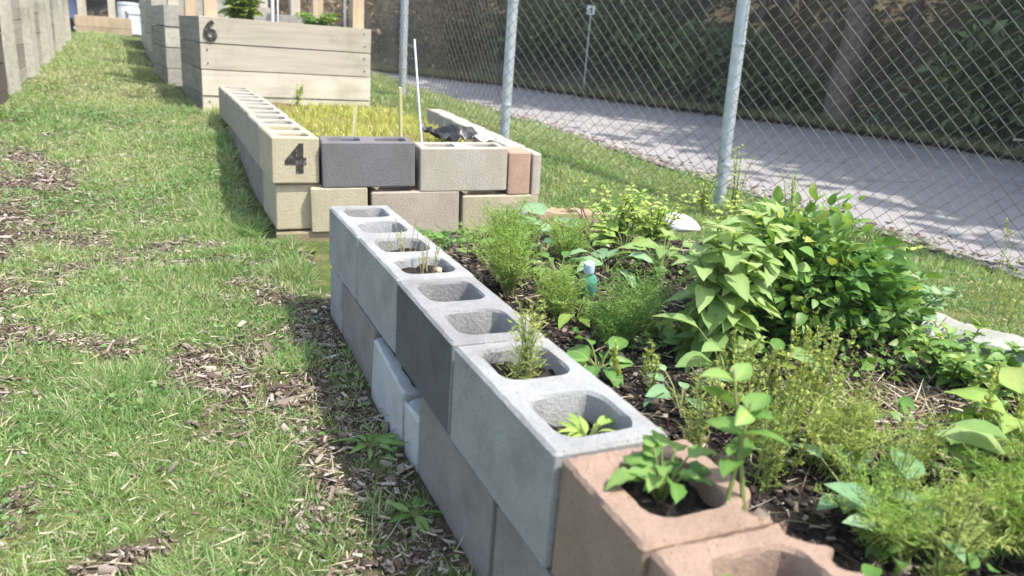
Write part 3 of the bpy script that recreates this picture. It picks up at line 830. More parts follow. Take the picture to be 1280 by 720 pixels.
for k, (x, y, cx, cy, cz, rr) in enumerate(((10.2, -2.2, 9.5, -4.2, 5.3, 2.7), (10.4, 1.0, 9.15, -1.3, 5.4, 2.7), (9.2, 8.2, 8.5, 5.2, 5.4, 2.5), (8.2, 11.2, 7.4, 9.2, 5.0, 2.5), (13.5, 5.5, 9.05, 1.6, 5.8, 2.8))):
    tree(['tall leafy tree on the bank at the right edge of the view', 'tall leafy tree standing on the bank behind the dark bushes at right', 'leafy tree on the bank behind the small white sign',
          'leafy tree on the bank where the road bends away', 'tall tree high on the bank behind the grey trunk'][k], x, y, (cx, cy, cz), (rr, rr, 1.5), 12000, 30 + k, .15, .34)

def bush(name, label, x, y, rad, n, leaf, m, seed, tmpl=T_SM, group=None, cat='bush', zf=bank, sink=.1, stems=7):
    z0 = float(zf(x, y))
    t = tag(empty(name, (x, y, z0)), label, cat, group)
    r = np.random.default_rng(seed); rad = np.array(rad)
    P, tk = crown_cloud(n, np.array([0, 0, rad[2] * .85 - sink]), rad, 26, .5, seed)
    keep = (P[:, 2] > -.05) & (np.linalg.norm((P - np.array([0, 0, rad[2] * .85 - sink])) / rad, axis=1) < 1.22); P = P[keep]; tk = tk[keep]
    d = P * np.array([1, 1, .5]) / rad + unit(len(P), r) * .9 + np.array([0, 0, .1])
    scatter('foliage', *tmpl, P, rots(d, None, r.normal(0, .7, len(P))), r.uniform(.6, 1.3, len(P)) * leaf, np.clip(.5 + (tk - .5) * .6 + r.normal(0, .18, len(P)), 0, 1), m, t)
    mb = MB()
    for k in range(stems):
        e = np.array([r.normal(0, rad[0] * .45), r.normal(0, rad[1] * .45), rad[2] * r.uniform(.7, 1.4)])
        mb.tube([(r.normal(0, .05), r.normal(0, .05), -.05), e * .5 + r.normal(0, .04, 3), e], np.array([.022, .015, .006]) * min(1, rad[0]), 5, .4)
    mb.build('stems', MT['bark'], t, smooth=True)
    return t
GBK = 'dark bushes on the bank across the road'
bs = [('dark green bush sprawling to the kerb right of the tree trunk', 8.45, 3.7, (.9, .9, .65)), ('dark bush overhanging the road at the right edge of the view', 8.95, 2.5, (1.0, 1.0, .85)),
      ('rounded dark bush behind the one at the right edge', 9.6, 3.9, (1.1, 1.1, 1.0)), ('bluish dark bush just left of the tall fence post', 7.0, 7.2, (.9, .9, .55)),
      ('low leafy bush just left of the grey tree trunk', 7.45, 6.3, (.5, .5, .35)), ('dark bush behind the small white sign', 7.0, 9.2, (1.1, 1.1, .6)),
      ('olive bush left of the small white sign', 6.2, 10.9, (1.0, 1.0, .6)), ('dark bush high on the bank above the sign', 9.4, 10.4, (1.5, 1.5, 1.2)),
      ('dark bush high on the bank behind the trunk', 11.0, 7.6, (1.5, 1.5, 1.2)), ('dark bush high on the bank at far right', 11.6, 4.5, (1.5, 1.5, 1.2)),
      ('dark bush high on the bank beside the road bend', 7.6, 13.4, (1.6, 1.6, 1.3)), ('bush at the kerb far to the right', 9.9, .9, (1.2, 1.2, 1.1))]
for k, (lb, x, y, rd) in enumerate(bs):
    bush('dark_bush', lb, x, y, rd, int(2300 * rd[0]), .15, BUSH, 60 + k, group=GBK)
GDB = 'dry brown brush where the road bends away'
for k, (lb, x, y, rd) in enumerate((('tan dry brush beside the bed fence post, far across the road', 4.6, 12.2, (.8, .8, .9)), ('brown dry brush at the left of the road bend', 3.2, 13.6, (.9, .9, 1.1)),
                                    ('tall brown brush between the two left fence posts', 5.2, 13.6, (1.2, 1.2, 1.5)), ('brown dry brush right behind the wooden planters', 1.9, 15.3, (1.2, 1.2, 1.4)))):
    bush('dry_brush', lb, x, y, rd, int(2200 * rd[0]), .13, BRUSH, 80 + k, T_LA, GDB, stems=16)
GDG = 'green bushes beyond the end of the beds'
for k, (lb, x, y, rd) in enumerate((('bright green bush far behind planter 6', .4, 16.6, (1.3, 1.3, 1.4)), ('green bush far behind the whitewashed planter', -.9, 18.0, (1.4, 1.2, 1.4)),
                                    ('dark green bush beyond the end of the path', -2.4, 18.6, (1.4, 1.2, 1.6)), ('dark green bush beyond the left planters', -4.6, 19.2, (1.6, 1.2, 1.7)))):
    bush('green_bush', lb, x, y, rd, 2600, .16, CROWN, 90 + k, group=GDG)
SAP = ['slim dark sapling trunk on the bank above the small sign', 'slim sapling trunk between the sign and the tall fence post', 'dark sapling trunk leaning on the bank left of the grey trunk', 'thin sapling trunk high on the bank behind the grey trunk', 'sapling trunk on the bank above the right hand bush', 'thin sapling trunk on the bank left of the sign', 'slim trunk high on the bank over the bluish bush', 'slim leaning trunk at the bend beyond the left fence post']
for k, (x, y) in enumerate(((8.0, 9.6), (7.9, 8.0), (8.4, 6.6), (9.6, 6.0), (10.2, 4.0), (6.6, 11.8), (8.8, 8.4), (5.2, 12.6))):
    z0 = float(bank(x, y)); r = np.random.default_rng(200 + k); lx, ly = r.normal(0, .35, 2); t = tag(empty('sapling', (x, y, z0)), SAP[k], 'tree', 'saplings on the bank')
    mb = MB(); mb.tube([(0, 0, -.1), (lx * .3, ly * .3, 1.2), (lx, ly, 3.2), (lx * 1.4, ly * 1.3, 4.6)], [.07, .06, .045, .03], 8, .5); mb.build('trunk', MT['bark'], t, smooth=True)
    for q in range(3):
        a = r.uniform(0, 6.28); z1 = r.uniform(.9, 2.6); mb = MB(); mb.tube([(lx * z1 / 3.2, ly * z1 / 3.2, z1), (math.cos(a) * .4 + lx * .4, math.sin(a) * .4 + ly * .4, z1 + .3), (math.cos(a) * .9 + lx * .5, math.sin(a) * .9 + ly * .5, z1 + .45)], [.02, .014, .005], 5); mb.build('limb', MT['bark'], t, smooth=True)
    P, tk = crown_cloud(1500, np.array([lx * 1.3, ly * 1.3, 4.4]), np.array([1.0, 1.0, .8]), 16, .5, 300 + k)
    scatter('crown', *T_SM, P, rots(unit(1500, r), None, r.uniform(0, 6, 1500)), r.uniform(.1, .2, 1500), r.random(1500), CROWN, t)
# olive grass verge at the far kerb
N = 14000; q = rng.random(N); Lk = FAR; sg = np.concatenate([[0], np.cumsum(np.hypot(*np.diff(Lk, axis=0).T))]); tq = q * sg[-1] * .7 + sg[-1] * .1
vx = np.interp(tq, sg, Lk[:, 0]) + np.abs(rng.normal(0, .22, N)); vy = np.interp(tq, sg, Lk[:, 1]) + np.abs(rng.normal(0, .12, N)); h = rng.uniform(.04, .16, N)
VERGE = leafmat('verge_grass', [(0, (.10, .12, .04)), (.5, (.22, .22, .09)), (1, (.38, .33, .19))], .3)
tag(scatter('verge_grass', *T_BL, np.stack([vx, vy, bank(vx, vy) - .01], -1), rots(np.stack([rng.normal(0, .5, N), rng.normal(0, .5, N), np.ones(N)], -1), None, rng.uniform(0, 6, N)), np.stack([np.full(N, .012), h, h], -1), rng.random(N), VERGE), 'olive grass along the far kerb of the road', 'grass', kind='stuff')
# ground cover on the bank: ivy and litter
N = 16000
sx = rng.uniform(3, 15, N); sy = rng.uniform(-1, 17, N); d = dline(sx, sy, FAR); k = (d > .12) & (d < 6) & (rng.random(N) < np.clip(.9 - d * .12, .2, 1) * sstep((fbm(sx, sy, .8, 71) - .34) / .15)); sx, sy = sx[k], sy[k]
P = np.stack([sx, sy, bank(sx, sy) + rng.uniform(0, .16, len(sx))], -1)
tag(scatter('ground_cover', *T_SM, P, rots(unit(len(sx)) * np.array([1, 1, .5]) + np.array([0, 0, .35]), None, rng.normal(0, .6, len(sx))), rng.uniform(.05, .13, len(sx)), np.clip(fbm(sx, sy, 1.5, 4) + rng.normal(0, .15, len(sx)), 0, 1), BUSH),
    'low dark ground cover on the bank across the road', 'ground cover', kind='stuff')
# sticks on the bank
pole('fallen_stick', 'pale bent stick poking from the dark bush at the right edge', (8.0, 3.1, .75), (8.1, 3.25, 1.12), .014, 'wood_pale', 'stick')
pole('fallen_stick', 'pale stick lying at the kerb under the dark bush', (7.75, 2.95, .34), (7.95, 2.7, .36), .012, 'wood_pale', 'stick')
# small sign on a thin post
sz = float(bank(5.75, 8.75))
t = tag(empty('small_sign', (5.75, 8.75, sz), R(-35)), 'small white square sign on a thin post across the road', 'sign')
mb = MB(); mb.tube([(0, 0, -.1), (0, 0, 1.30)], .012, 8); mb.build('sign_post', MT['galv'], t, smooth=True)
mb = MB(); mb.box((0, -.018, 1.24), (.125, .006, .135), .5); mb.build('sign_plate', MT['white'], t)
mb = MB(); mb.box((.006, -.0235, 1.245), (.03, .003, .045), .5); mb.box((.0, -.0235, 1.205), (.06, .003, .014), .5); mb.build('sign_mark', MT['numeral'], t)

# ------------------------------------------------------------------ lawn
GRASS = leafmat('lawn_blades', [(0, (.13, .24, .075)), (.35, (.23, .38, .14)), (.62, (.36, .49, .21)), (.8, (.52, .53, .32)), (1, (.62, .57, .44))], .42, .5, .25)
def inbed(x, y):
    near = (x > -.01) & (x < 1.62) & (y < .02)
    u = (x - O4[0]) * math.cos(A4) + (y - O4[1]) * math.sin(A4); v = -(x - O4[0]) * math.sin(A4) + (y - O4[1]) * math.cos(A4)
    b4 = (u > -.02 + .09 * v * 0) & (u < 1.19) & (v > -.01) & (y < 3.1) | ((x > O4[0] - .04) & (x < .3) & (y > O4[1]) & (y < 3.4))
    xr = -.2 - .09 * (y - 3.44)
    pl = (x > xr - .02) & (x < xr + 1.25) & (y > 3.42)
    lf = (x < -1.37 - .03 * (y - 3.6)) & (x > -2.7 - .03 * (y - 3.6)) & (y > 2.5)
    return near | b4 | pl | lf
def lawn_pts(N, x0, x1, y0, y1):
    x = rng.uniform(x0, x1, N); y = rng.uniform(y0, y1, N)
    k = ~inbed(x, y) & (dline(x, y, NEAR) < .02 + .16 * vnoise(x, y, 5, 8)) & (rng.random(N) < 1 - mulch(x, y) * .93)
    return x[k], y[k]
def lawn(parts):
    xs, ys = [], []
    for a in parts:
        x, y = lawn_pts(*a); xs.append(x); ys.append(y)
    x = np.concatenate(xs); y = np.concatenate(ys)
    z = G(x, y) + .025 * (fbm(x, y, 2.2, 1) - .5)
    dist = np.sqrt((x - CAM[0]) ** 2 + (y - CAM[1]) ** 2)
    cl = fbm(x, y, 6, 21); lush = fbm(x, y, 1.6, 23)
    h = (.013 + .078 * cl ** 2.1) * rng.uniform(.5, 1.5, len(x)) * (1 + .5 * sstep((.15 - np.abs(x + .05)) / .12) * (y > .3))
    w = np.clip(.0032 * (dist / 1.8) ** .75, .003, .016) * rng.uniform(.7, 1.3, len(x))
    d = np.stack([rng.normal(0, .75, len(x)), rng.normal(0, .75, len(x)), rng.uniform(.45, 1.1, len(x))], -1)
    tint = .10 + .50 * lush + .18 * (cl - .5) + rng.normal(0, .12, len(x)) + .22 * sstep((y - .3) / 5)
    dry = rng.random(len(x)) < .16 + .5 * np.clip(fbm(x, y, 3.3, 27) - .5, 0, 1)
    tint = np.where(dry, rng.uniform(.75, 1, len(x)), tint)
    return scatter('lawn_grass', *T_BL, np.stack([x, y, z - .004], -1), rots(d, None, rng.uniform(0, 6.3, len(x))), np.stack([w, h, h], -1), np.clip(tint, 0, 1), GRASS, tshade=np.array([-.08, -.08, 0, 0, .1]))
g = lawn([(150000, -1.35, 0, -1.6, 1.0), (70000, -1.9, 0, 1.0, 4.0), (40000, -2.2, 0, 4.0, 14), (50000, .95, 3.4, -1.2, 2.2), (32000, .95, 3.2, 2.2, 8.0), (14000, .2, 1.2, .0, .85), (9000, -1.3, 3.2, 8, 14)])
Nc = 42000; x = rng.uniform(-1.7, .0, Nc); y = rng.uniform(-1.7, 4.5, Nc); k = ~inbed(x, y) & (rng.random(Nc) < sstep((fbm(x, y, 2.6, 41) - .5) / .2)) & (rng.random(Nc) < 1 - .8 * mulch(x, y)); x, y = x[k], y[k]; Nc = len(x)
CLOV = leafmat('clover_leaf', [(0, (.07, .17, .05)), (.5, (.15, .29, .09)), (1, (.30, .42, .17))], .3)
tag(scatter('clover', *leaf_t(.8, .25, .1, 'round', 3), np.stack([x, y, G(x, y) + rng.uniform(.004, .035, Nc)], -1), rots(np.stack([rng.normal(0, 1, Nc), rng.normal(0, 1, Nc), rng.normal(.25, .3, Nc)], -1), None, rng.normal(0, .4, Nc)), rng.uniform(.008, .018, Nc), np.clip(rng.normal(.5, .2, Nc), 0, 1), CLOV), 'small clover leaves creeping in the lawn', 'clover', kind='stuff')
Nc = 15000; x = rng.uniform(-1.8, .0, Nc); y = rng.uniform(-1.7, 5, Nc); k = ~inbed(x, y); x, y = x[k], y[k]; Nc = len(x); h = rng.gamma(2.2, .011, Nc) + .008
THA = leafmat('thatch_straw', [(0, (.20, .17, .10)), (.5, (.38, .34, .22)), (1, (.56, .50, .38))], .1, .85, .15)
tag(scatter('dead_thatch', *T_BL, np.stack([x, y, G(x, y) + rng.uniform(.004, .03, Nc)], -1), rots(np.stack([rng.normal(0, 1, Nc), rng.normal(0, 1, Nc), rng.normal(0, .15, Nc)], -1), None, rng.uniform(0, 6, Nc)), np.stack([rng.uniform(.0015, .004, Nc), h, h * .6], -1), rng.random(Nc), THA), 'dead straw coloured thatch lying in the lawn', 'thatch', kind='stuff')
tag(g, 'short patchy green lawn grass with dry blades', 'grass', kind='stuff')
x = rng.uniform(.15, .95, 5200); y = rng.uniform(.0, .82, 5200); k = ~inbed(x, y); x, y = x[k], y[k]; N = len(x); h = rng.uniform(.02, .08, N)
tag(scatter('dry_grass', *T_BL, np.stack([x, y, G(x, y) - .002], -1), rots(np.stack([rng.normal(0, .7, N), rng.normal(0, .7, N), np.ones(N)], -1), None, rng.uniform(0, 6, N)), np.stack([np.full(N, .004), h, h], -1), rng.uniform(.5, 1, N), GRASS),
    'dry tan grass between the near wall and bed 4', 'dry grass', kind='stuff')
# a little litter on the bank kerb side and lawn: straw bits
STRAW = leafmat('straw', [(0, (.16, .12, .08)), (.5, (.36, .29, .20)), (1, (.62, .55, .43))], .05, .8, .2)
T_CH = (np.array([(-.5, -.5, 0), (.5, -.45, .1), (.42, .5, .25), (-.45, .46, .1), (-.4, -.4, .3), (.4, -.4, .4), (.3, .4, .5), (-.35, .4, .35)]),
        [(0, 3, 2, 1), (4, 5, 6, 7), (0, 1, 5, 4), (1, 2, 6, 5), (2, 3, 7, 6), (3, 0, 4, 7)])
N = 110000
x = rng.uniform(-1.9, .05, N); y = rng.uniform(-1.7, 3.2, N)
k = ~inbed(x, y) & (rng.random(N) < mulch(x, y) * .85 + .025); x, y = x[k], y[k]
N = len(x); d = np.stack([rng.normal(0, 1, N), rng.normal(0, 1, N), rng.normal(0, .22, N)], -1)
L_ = rng.gamma(2.2, .0058, N) + .0035
CHIP = leafmat('bark_chips', [(0, (.05, .036, .028)), (.4, (.16, .122, .095)), (.7, (.31, .26, .215)), (1, (.52, .46, .40))], 0, .9, .15)
tag(scatter('wood_chips', *T_CH, np.stack([x, y, G(x, y) + .025 * (fbm(x, y, 2.2, 1) - .5) + rng.uniform(-.002, .012, N)], -1), rots(d, None, rng.normal(0, .7, N)),
            np.stack([L_ * rng.uniform(.12, .45, N), L_, np.full(N, .006)], -1), rng.beta(1.5, 1.5, N), CHIP), 'brown bark mulch chips scattered on bare patches of the lawn', 'mulch', kind='stuff')
# clods and chips on the bed soil
N = 24000
x = rng.uniform(.21, 1.5, N); y = rng.uniform(-2.6, .4, N); L_ = rng.gamma(1.6, .003, N) + .0025
CRUMB = leafmat('soil_crumb', [(0, (.025, .02, .016)), (.45, (.085, .068, .055)), (.75, (.24, .20, .165)), (1, (.55, .52, .47))], 0, .9, .15)
tag(scatter('soil_crumbs', *T_CH, np.stack([x, y, zbed(x, y) + .002], -1), rots(unit(N)), np.stack([L_, L_ * rng.uniform(.8, 2, N), L_], -1), np.clip(rng.beta(.9, 1.8, N), 0, 1), CRUMB),
    'crumbs of soil and bark on the near bed', 'soil crumbs', kind='stuff')

# ------------------------------------------------------------------ plants
L_BIG = leafmat('large_soft_leaves', [(0, (.13, .25, .07)), (.5, (.25, .39, .13)), (1, (.42, .54, .23))], .38, .6, .25)
L_MINT = leafmat('mid_green_leaves', [(0, (.06, .15, .035)), (.5, (.14, .29, .065)), (.93, (.28, .43, .12)), (1, (.42, .46, .13))], .35, .45, .4)
L_FEA = leafmat('feathery_leaves', [(0, (.16, .28, .06)), (.5, (.28, .43, .10)), (1, (.44, .54, .18))], .35, .6, .2)
L_YEL = leafmat('yellow_green_weeds', [(0, (.22, .31, .07)), (.5, (.38, .46, .13)), (1, (.56, .58, .24))], .3, .6, .2)
L_BLU = leafmat('blue_green_leaves', [(0, (.10, .22, .11)), (.5, (.20, .36, .18)), (1, (.34, .48, .27))], .3, .55, .3)
L_LIME = leafmat('lime_leaves', [(0, (.18, .32, .06)), (.5, (.32, .47, .11)), (1, (.50, .60, .20))], .35, .5, .3)

def vein(tm):
    k = np.arange(len(tm[0])); return np.where(k % 3 == 1, .2, -.06 + .05 * ((k // 3) % 2))
def stemmed(name, label, loc, nst, height, spread, leaf, lm, seed, tmpl=T_OV, pairs=7, lean=(0, 0), cat='plant', start=.25, droop=.0, sr=.004, taper=.55, group=None, top=True):
    """stems with opposite leaf pairs; leaves get smaller towards the tip"""
    r = np.random.default_rng(seed); t = tag(empty(name, loc), label, cat, group)
    sb = MB(); P = []; D = []; S = []; T = []
    for s in range(nst):
        az = r.uniform(0, 6.28); sp = spread * r.uniform(.3, 1)
        e = np.array([math.cos(az) * sp + lean[0], math.sin(az) * sp + lean[1], height * r.uniform(.7, 1.0)])
        mid = e * .5 + np.array([0, 0, height * .12]) - np.array([math.cos(az), math.sin(az), 0]) * sp * .18
        b0 = np.array([r.normal(0, spread * .15), r.normal(0, spread * .15), -.03])
        pts = np.array([(1 - q) ** 2 * b0 + 2 * q * (1 - q) * mid + q * q * e for q in np.linspace(0, 1, 8)])
        sb.tube(pts, np.linspace(sr, sr * .35, 8), 6, r.uniform(.3, .8))
        ph = r.uniform(0, 3)
        for k in range(pairs):
            q = start + (1 - start) * (k + .5) / pairs
            c = (1 - q) ** 2 * b0 + 2 * q * (1 - q) * mid + q * q * e
            for sd in (0, math.pi):
                a = ph + k * 1.57 + sd + r.normal(0, .25)
                P.append(c); D.append((math.cos(a), math.sin(a), r.normal(.15, .25) - droop + .35 * q)); S.append(leaf * (1 - taper * q) * r.uniform(.75, 1.2)); T.append(.35 + .35 * q + r.normal(0, .12))
        if top:
            for k in range(4):
                a = r.uniform(0, 6.28); P.append(e); D.append((math.cos(a), math.sin(a), 1.0)); S.append(leaf * (1 - taper) * r.uniform(.5, .9)); T.append(.8)
    sb.build('stems', MT['stem'], t, smooth=True)
    P = np.array(P); D = np.array(D); n = len(P)
    scatter('leaves', *tmpl, P, rots(D, None, r.normal(0, .25, n)), np.array(S), np.clip(T, 0, 1), lm, t, tshade=vein(tmpl))
    return t
def feathery(name, label, loc, nst, height, spread, m, seed, nl=26, needle=.02, cat='plant', lean=(0, 0), group=None, wid=.0022, base=.25):
    """carrot-like fronds: arching stalks edged with many fine leaflets"""
    r = np.random.default_rng(seed); t = tag(empty(name, loc), label, cat, group)
    sb = MB(); P = []; D = []; S = []; T = []
    for s in range(nst):
        az = r.uniform(0, 6.28); sp = spread * r.uniform(.15, 1)
        e = np.array([math.cos(az) * sp + lean[0], math.sin(az) * sp + lean[1], height * r.uniform(.6, 1.05)])
        b0 = np.array([r.normal(0, .012), r.normal(0, .012), -.02]); mid = np.array([e[0] * .3, e[1] * .3, e[2] * .75])
        f = lambda q: (1 - q) ** 2 * b0 + 2 * q * (1 - q) * mid + q * q * e
        sb.tube([f(q) for q in np.linspace(0, 1, 6)], np.linspace(.0017, .0007, 6), 4, r.uniform(.4, 1))
        tn = r.uniform(.3, .75)
        for k in range(nl):
            q = base + (1 - base) * (k / nl) ; c = f(q); a = az + (1.4 if k % 2 else -1.4) + r.normal(0, .5)
            sd = np.array([math.cos(a), math.sin(a), r.normal(.35, .35)])
            fl = needle * (1.25 - .6 * q)
            for w in range(5):
                P.append(c + sd * fl * w * .32); D.append(sd + r.normal(0, .55, 3)); S.append((wid, fl * r.uniform(.5, 1.1), fl)); T.append(tn + r.normal(0, .12))
    sb.build('stalks', MT['stem'], t, smooth=True)
    P = np.array(P); D = np.array(D)
    scatter('fronds', *T_ND, P, rots(D, None, r.uniform(0, 6, len(P))), np.array(S), np.clip(T, 0, 1), m, t)
    return t
def spikes(name, label, loc, nst, height, spread, m, seed, cat='weed', bud=.009, nb=64, group=None, lean=(0, 0), stem='stem', start=.25):
    """upright seed spikes: thin stems crowded with tiny buds"""
    r = np.random.default_rng(seed); t = tag(empty(name, loc), label, cat, group)
    sb = MB(); P = []; D = []; S = []; T = []
    for s in range(nst):
        az = r.uniform(0, 6.28); sp = spread * r.uniform(.1, 1)
        b0 = np.array([math.cos(az) * sp * .5, math.sin(az) * sp * .5, -.02]); e = np.array([math.cos(az) * sp + lean[0], math.sin(az) * sp + lean[1], height * r.uniform(.55, 1.05)])
        mid = (b0 + e) / 2 + r.normal(0, .012, 3)
        f = lambda q: (1 - q) ** 2 * b0 + 2 * q * (1 - q) * mid + q * q * e
        sb.tube([f(q) for q in np.linspace(0, 1, 6)], np.linspace(.0016, .0006, 6), 4, r.uniform(.4, 1))
        for k in range(nb):
            q = start + (1 - start) * r.random(); c = f(q); a = r.uniform(0, 6.28)
            P.append(c); D.append((math.cos(a), math.sin(a), r.uniform(.2, 1.6))); S.append(bud * r.uniform(.6, 1.6) * (1.3 - .5 * q)); T.append(.5 + r.normal(0, .22))
    sb.build('stems', MT[stem], t, smooth=True)
    P = np.array(P); D = np.array(D)
    scatter('seed_heads', *T_SM, P, rots(D, None, r.uniform(0, 6, len(P))), np.array(S), np.clip(T, 0, 1), m, t)
    return t
def rosette(name, label, loc, nl, leaf, lm, seed, tmpl=T_OVB, rise=.5, cat='plant', stalk=.5, group=None):
    """leaves on stalks springing from one point"""
    r = np.random.default_rng(seed); t = tag(empty(name, loc), label, cat, group)
    sb = MB(); P = []; D = []; S = []; T = []
    for k in range(nl):
        a = 6.28 * k / nl * 1.62 + r.normal(0, .3); up = r.uniform(.25, 1.0) * rise
        d = np.array([math.cos(a), math.sin(a), up]); d /= np.linalg.norm(d); l = leaf * stalk * r.uniform(.6, 1.5)
        e = d * l + np.array([0, 0, l * .3])
        sb.tube([(0, 0, -.015), e * .5 + np.array([0, 0, l * .1]), e], [.0025, .002, .0015], 5, r.uniform(.3, .9))
        P.append(e); D.append((d[0], d[1], d[2] * .4)); S.append(leaf * r.uniform(.65, 1.15)); T.append(r.uniform(.25, .8))
    sb.build('stalks', MT['stem'], t, smooth=True)
    scatter('leaves', *tmpl, np.array(P), rots(np.array(D), None, r.normal(0, .3, nl)), np.array(S), np.array(T), lm, t, tshade=vein(tmpl))
    return t
zb = lambda x, y: float(zbed(x, y))

# the two big plants in the middle of the bed
stemmed('leafy_plant', 'tall pale green plant with large drooping leaves in the middle of the near bed', (.65, -1.13, zb(.65, -1.13)), 12, .35, .13, .105, L_BIG, 1, T_OVB, 9, (.04, .0), start=.14, droop=.28, sr=.006, taper=.45)
bush('leafy_bush', 'dense dark green bush with many small leaves right of the pale leafy plant', 1.06, -1.0, (.215, .215, .165), 5600, .038, L_MINT, 7, T_OV, cat='plant', zf=zbed, sink=-.02, stems=18)
feathery('feathery_clump', 'feathery carrot-like clump just inside the middle of the near wall', (.40, -.55, zb(.4, -.55)), 46, .22, .19, L_FEA, 11, 24, .022)
feathery('feathery_clump', 'smaller feathery clump behind the carrot-like one near the far grey block', (.52, -.22, zb(.5, -.2)), 26, .2, .16, L_FEA, 12, 22, .02)
feathery('feathery_clump', 'grey green feathery tuft at the foot of the pale leafy plant', (.50, -.98, zb(.5, -.98)), 28, .16, .14, L_MINT, 13, 22, .018)
feathery('feathery_plant', 'tall thin feathery stems growing from the pale block hole', (.095, -1.30, .355), 13, .15, .05, L_YEL, 14, 14, .016, base=.05)
feathery('feathery_clump', 'large yellow green feathery clump in the bottom right of the near bed', (.66, -1.88, zb(.6, -1.9)), 30, .13, .15, L_FEA, 15, 26, .019)
stemmed('lime_weed', 'lime green leafy weed at the back of the near bed before the lawn', (1.18, -.12, zb(1.2, -.1)), 12, .2, .2, .06, L_LIME, 16, T_OV, 6)
stemmed('lime_weed', 'low lime green weed in front of the flat white stone', (1.36, -.30, zb(1.36, -.3)), 10, .13, .14, .05, L_LIME, 17, T_OV, 6)
rosette('cabbage_plant', 'blue green broad leaved plant beside the broken pinkish block', (.88, .12, zb(.88, .12)), 12, .12, L_BLU, 18, T_RO, .8)
rosette('cabbage_plant', 'blue green broad leaved plant behind the small bottle', (.80, -.42, zb(.8, -.42)), 11, .12, L_BLU, 19, T_OVB, .9)
rosette('crinkled_plant', 'crinkled green rosette beside the pale block with the pebble', (.36, -1.12, zb(.36, -1.12)), 16, .075, L_MINT, 20, T_OVB, 1.0)
rosette('crinkled_plant', 'small green rosette below the small bottle', (.48, -.80, zb(.48, -.8)), 14, .07, L_FEA, 21, T_OVB, .9)
rosette('broad_leaf_weed', 'pale broad leaves sticking out beneath the tall pale leafy plant', (.60, -1.26, zb(.6, -1.26)), 8, .10, L_BIG, 22, T_OV, 1.2, stalk=.9)
stemmed('trailing_weed', 'leggy weed with round leaves leaning over the brown block edge', (.17, -1.775, .37), 2, .19, .05, .056, L_MINT, 23, T_OV, 3, (.03, .06), start=.35, taper=.2, top=False)
stemmed('low_plant', 'low dark leafy plant in front of the half buried grey block', (1.14, -1.38, zb(1.14, -1.38)), 12, .12, .17, .05, L_MINT, 24, T_OV, 6, taper=.3)
stemmed('low_plant', 'sprawling leafy plant between the bush and the rounded pale stone', (1.36, -1.05, zb(1.36, -1.05)), 12, .17, .16, .055, L_BLU, 25, T_OV, 6, taper=.3)
rosette('broad_leaf_weed', 'blurred broad green leaves at the right edge, nearest to the camera', (.80, -1.98, zb(.8, -1.98)), 9, .11, L_BIG, 26, T_OV, 2.2, stalk=1.1)
rosette('broad_leaf_weed', 'pair of broad soft leaves beside the brown block, before the feathery clump', (.47, -1.80, zb(.47, -1.8)), 7, .08, L_BLU, 27, T_OV, 1.6, stalk=.9)
rosette('broad_leaf_weed', 'small dark leaves at the outer edge of the brown block', (.33, -1.96, zb(.33, -1.96)), 7, .045, L_MINT, 28, T_RO, 1.5, stalk=.7)
for k, (x, y, ns, h, sp, m_, lb) in enumerate(((.47, -1.78, 28, .12, .12, L_FEA, 'dense yellow green feathery clump hard against the brown blocks'), (.58, -1.82, 26, .12, .13, L_YEL, 'pale feathery clump at the bottom edge of the view'),
        (.70, -1.78, 20, .13, .12, L_FEA, 'feathery clump at the bottom right before the broad leaves'), (.52, -1.62, 26, .13, .10, L_YEL, 'thin pale feathery tuft between the seed spikes and brown blocks'),
        (.60, -.92, 30, .17, .14, L_MINT, 'dark feathery tuft between bottle and pale leafy plant'), (.44, -.78, 30, .13, .13, L_FEA, 'low feathery tuft in front of the small bottle'),
        (.70, -.30, 30, .16, .15, L_FEA, 'feathery tuft left of the broad leaved plant behind the bottle'), (.47, -1.0, 22, .12, .10, L_MINT, 'low ferny tuft against the inner side of the pale block'))):
    feathery('feathery_clump', lb, (x, y, zb(x, y)), ns, h, sp, m_, 110 + k, 22, .019)
for k, (x, y, nl, sz, m_, tm, lb) in enumerate(((.49, -1.70, 9, .07, L_BLU, T_OV, 'soft blue green leaves over the feathery clump beside the brown blocks'), (.78, -1.80, 12, .10, L_BIG, T_OV, 'big soft leaves filling the lower right corner'), (.90, -1.70, 12, .09, L_LIME, T_OVB, 'bright leaves standing at the right edge above the straw'),
        (.66, -.16, 12, .08, L_BLU, T_OVB, 'blue green leaves at the back beside the smaller feathery clump'), (1.02, -.16, 14, .07, L_LIME, T_OV, 'lime rosette left of the lime weed at the back'), (.98, -.44, 12, .09, L_BIG, T_OVB, 'pale broad leaves behind the bottle, left of the tall pale plant'),
        (.58, -.50, 12, .06, L_MINT, T_OVB, 'dark small rosette just behind the bottle'), (.84, -.20, 10, .06, L_MINT, T_OV, 'small dark rosette in the middle of the back soil'), (.72, -1.24, 10, .06, L_MINT, T_OV, 'dark leaves in the shade under the bush'),
        (1.2, -1.5, 12, .06, L_MINT, T_OV, 'dark leaves low at the right edge beyond the straw'), (.43, -1.32, 9, .055, L_BLU, T_OV, 'blue green leaves against the inner edge of the pale block'))):
    rosette('broad_leaf_weed', lb, (x, y, zb(x, y)), nl, sz, m_, 130 + k, tm, 1.3, stalk=.8)
for k, (x, y, lb) in enumerate(((1.06, -.02, 'lime weed behind the lime rosette'), (1.5, -.25, 'lime weed tall behind the pale leafy plant'), (1.52, -.7, 'light weed behind the dark bush'))):
    stemmed('lime_weed', lb, (x, y, zb(x, y)), 14, .22, .2, .055, L_LIME, 150 + k, T_OV, 6)
